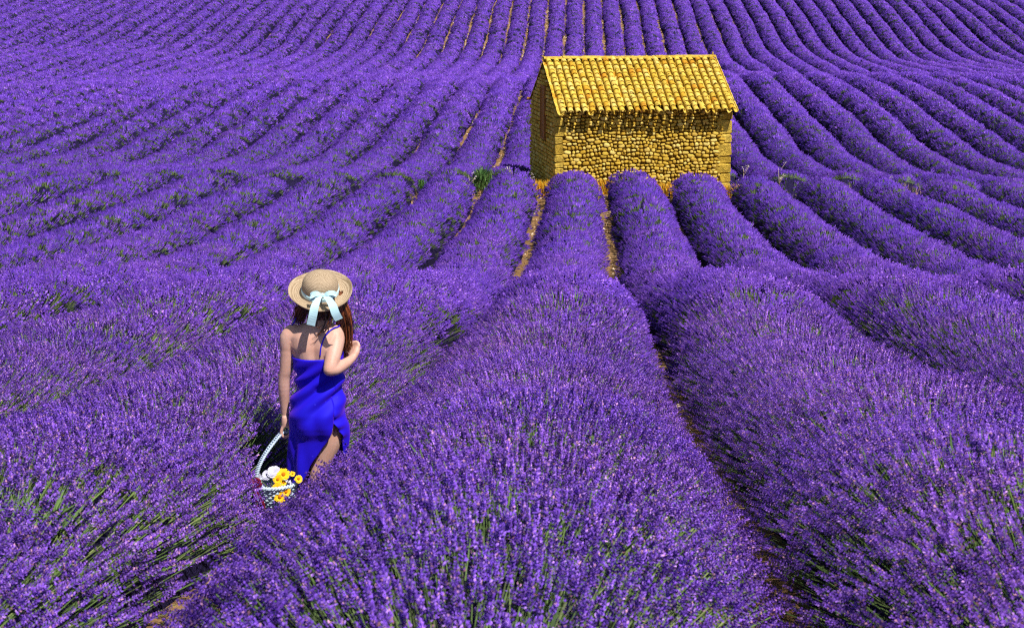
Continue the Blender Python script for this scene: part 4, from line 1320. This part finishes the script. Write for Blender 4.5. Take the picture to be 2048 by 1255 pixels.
def build_basket():
    rs = np.random.default_rng(9)
    c = loc(556, 1012, -0.11)
    base = WO + c * U
    B = empty('flower_basket', tuple(base)); B.scale = (U, U, U)
    tag(B, 'pale blue wicker basket of flowers carried low in the person\'s left hand', 'basket')
    dv = np.array((0.78, 0.62)); dv /= np.linalg.norm(dv); pv = np.array((-dv[1], dv[0]))
    HT = 0.15
    def rim(a, t):
        ra, rb = 0.090 + 0.045 * t, 0.070 + 0.040 * t
        p = dv * ra * math.cos(a) + pv * rb * math.sin(a)
        return np.array((p[0], p[1], HT * t))
    wv = MB(); na = 64
    for i in range(11):
        t = i / 10
        pts = []
        for j in range(na + 1):
            a = 2 * math.pi * j / na
            p = rim(a, t); s = 1 + 0.045 * math.cos(a * 16 + math.pi * (i % 2)); pts.append((p[0] * s, p[1] * s, p[2] + 0.002 * math.sin(a * 5 + i)))
        wv.tube(pts, 0.0062, 5, rs.random() * .9)
    for j in range(32):
        a = 2 * math.pi * j / 32
        wv.tube([rim(a, 0.0), rim(a, 0.5), rim(a, 1.03)], 0.0048, 5, rs.random() * .9)
    V = [(0, 0, 0.0)] + [tuple(rim(2 * math.pi * j / 24, 0)) for j in range(24)]
    wv.add(V, [(0, 1 + (j + 1) % 24, 1 + j) for j in range(24)])
    wv.build('bowl', M_WICKER, B, True)
    r_ = MB()
    for o in (0, math.pi):
        pts = []
        for j in range(97):
            a = 2 * math.pi * j / 96; p = rim(a, 1.0); n = p[:2] / np.linalg.norm(p[:2])
            ph = a * 22 + o; pts.append((p[0] + n[0] * 0.008 * math.cos(ph), p[1] + n[1] * 0.008 * math.cos(ph), p[2] + 0.008 * math.sin(ph)))
        r_.tube(pts, 0.0065, 5, 0.5)
    r_.build('rim', M_WICKER, B, True)
    # handle: two rods bound together, rising to the hand
    g = (GRIP - c) + np.array((0.0, 0, -0.006))
    e0, e1 = rim(math.pi, 1.0), rim(0, 1.0)
    ctl = [e0 + np.array((0, 0, -0.08)), e0, e0 * 0.93 + np.array((0, 0, 0.10)), (e0 * 0.62 + g * 0.38) + np.array((-0.012, -0.012, 0.075)), g + np.array((-0.035, -0.025, -0.006)), g, g + np.array((0.03, 0.03, -0.012)), (e1 * 0.62 + g * 0.38) + np.array((0.012, 0.012, 0.07)), e1 * .95 + np.array((0, 0, 0.08)), e1, e1 + np.array((0, 0, -0.08))]
    S = smooth_path(ctl, 120)
    hd = MB(); T = np.gradient(S, axis=0); T /= np.linalg.norm(T, axis=1)[:, None]
    pvec = np.array((pv[0], pv[1], 0))
    for o in (-0.0105, 0.0105): hd.tube(S + pvec * o, 0.0065, 6, 0.4)
    ph = np.linspace(0, 105 * 2 * math.pi, 2100); ii = np.linspace(0, 119, 2100); j0 = np.clip(ii.astype(int), 0, 118); f = (ii - j0)[:, None]
    C = S[j0] * (1 - f) + S[j0 + 1] * f; nn = np.cross(T[j0], pvec)
    keep = (ii > 8) & (ii < 112)
    H = C + np.cos(ph)[:, None] * pvec * 0.0165 + np.sin(ph)[:, None] * nn * 0.0075
    hd.tube(H[keep], 0.0034, 4, 0.7)
    hd.build('handle', M_WICKER, B, True)
    # red ribbon tied where the handle meets the rim
    rb = MB(); k = e0 + np.array((-0.012, -0.022, 0.035))
    ellipsoid(rb, k, (0.014, 0.012, 0.014), None, 8, 6)
    for (dx, dz, ln) in ((0.036, 0.014, 1), (-0.022, 0.012, .8), (0.042, -0.006, 1.1)):
        S2 = smooth_path([k, k + np.array((dx * .6, -0.01, dz + 0.012)), k + np.array((dx * 1.1, -0.012, dz)), k + np.array((dx * .6, -0.006, dz - 0.018)), k], 14)
        rb.tube(S2, [[0.010, 0.0016]] * 14, 6, flat=(0, 1, 0))
    for dx in (0.012, 0.045):
        S2 = smooth_path([k, k + np.array((dx * .5, -0.016, -0.05)), k + np.array((dx * 1.1, -0.010, -0.11)), k + np.array((dx * 1.3, -0.004, -0.16))], 14)
        rb.tube(S2, [[0.009, 0.0016]] * 14, 6, flat=(0, 1, 0))
    rb.build('bow', M_RED, B, True)
    # flowers in it, each its own thing
    def flower(px, py, yl, r, face, kind, label, group):
        p = loc(px, py, yl); e = empty('yellow_flower' if kind == 'y' else 'white_flower', tuple(WO + p * U)); e.scale = (U, U, U)
        q = Vector(face).normalized().to_track_quat('Z', 'Y'); e.rotation_euler = q.to_euler()
        tag(e, label, 'flower', group)
        pm = MB()
        layers = ((12, 1.0, 0.25), (10, 0.8, 0.5)) if kind == 'y' else ((10, 1.0, 0.2), (9, 0.85, 0.55), (8, 0.62, 0.9), (6, 0.4, 1.2))
        for n, rr, up in layers:
            o = rs.uniform(0, 6)
            for j in range(n):
                a = o + 2 * math.pi * j / n + rs.normal(0, .06); l = r * rr * rs.uniform(.9, 1.1); wd = l * math.pi / n * 1.15
                d = np.array((math.cos(a), math.sin(a), 0)); s = np.array((-math.sin(a), math.cos(a), 0)); z = np.array((0, 0, 1))
                h1, h2 = up * l * 0.35, up * l * 0.45 + rs.normal(0, .1) * l * .3
                V = [d * l * .15 - s * wd * .3, d * l * .15 + s * wd * .3, d * l * .65 - s * wd + z * h1, d * l * .65 + s * wd + z * h1, d * l - s * wd * .5 + z * h2, d * l + s * wd * .5 + z * h2]
                pm.add(V, [(0, 1, 3, 2), (2, 3, 5, 4)])
        pm.build('petals', M_YELLOW if kind == 'y' else M_WHITE, e, True)
        if kind == 'y':
            ce = MB(); ellipsoid(ce, (0, 0, r * 0.12), (r * 0.34, r * 0.34, r * 0.2), None, 12, 6); ce.build('centre', M_ORANGE, e, True)
        # stem, down into the basket
        tgt = Vector(tuple((c + np.array((rs.uniform(-.03, .03), rs.uniform(-.02, .02), 0.05))) - p)); tl = q.inverted() @ tgt
        st = MB(); st.tube(smooth_path([(0, 0, 0), (0, 0, -0.03), tuple(tl * 0.5), tuple(tl)], 8), 0.0025, 5); st.build('stem', M_STEM, e, True)
    Y = 'yellow flowers in the basket'; W = 'white flowers in the basket'
    flower(567, 948, -0.15, 0.036, (0.1, -0.8, 0.6), 'y', 'large bright yellow flower at the top of the basket', Y)
    flower(556, 958, -0.17, 0.028, (-0.2, -0.9, 0.5), 'y', 'yellow flower just below left of the topmost large one', Y)
    flower(567, 965, -0.16, 0.018, (0.2, -0.8, 0.5), 'y', 'smallest yellow flower, in the middle of the bunch', Y)
    flower(597, 957, -0.16, 0.024, (0.4, -0.8, 0.5), 'y', 'orange-yellow flower hanging out against the blue dress', Y)
    flower(585, 947, -0.13, 0.016, (0.2, -0.8, 0.6), 'y', 'small orange-yellow flower beside the dress, right of the topmost flower', Y)
    flower(554, 976, -0.20, 0.031, (-0.1, -0.9, 0.4), 'y', 'ragged yellow flower in the middle row, left of the rounder one', Y)
    flower(572, 983, -0.20, 0.028, (0.2, -0.9, 0.4), 'y', 'round yellow flower at the lower right of the bunch', Y)
    flower(560, 993, -0.22, 0.033, (0.0, -0.95, 0.35), 'y', 'lowest large yellow flower, hanging over the basket rim', Y)
    flower(541, 987, -0.21, 0.021, (-0.3, -0.9, 0.3), 'y', 'small amber flower at the lower left, beside the red ribbon', Y)
    flower(548, 943, -0.06, 0.042, (0.0, -0.6, 0.8), 'w', 'large white ruffled flower behind the yellow ones', W)
    flower(534, 950, -0.06, 0.036, (-0.3, -0.6, 0.8), 'w', 'white ruffled flower right behind the basket handle', W)
    flower(514, 955, -0.12, 0.034, (-0.5, -0.6, 0.6), 'w', 'leftmost pale white flower, outside the basket handle', W)
    flower(578, 970, -0.08, 0.032, (0.5, -0.6, 0.6), 'w', 'small white flower at the right of the basket, against the dress', W)
build_basket()
# ---------------------------------------------------------------- field units to metres (a lavender row is 2.2 m apart)
K = 1.3
for o in list(SC.objects):
    if o.parent is None:
        o.location = o.location * K
        if o.type not in ('CAMERA', 'LIGHT'):
            o.scale = o.scale * K
cam_d.dof.focus_distance *= K
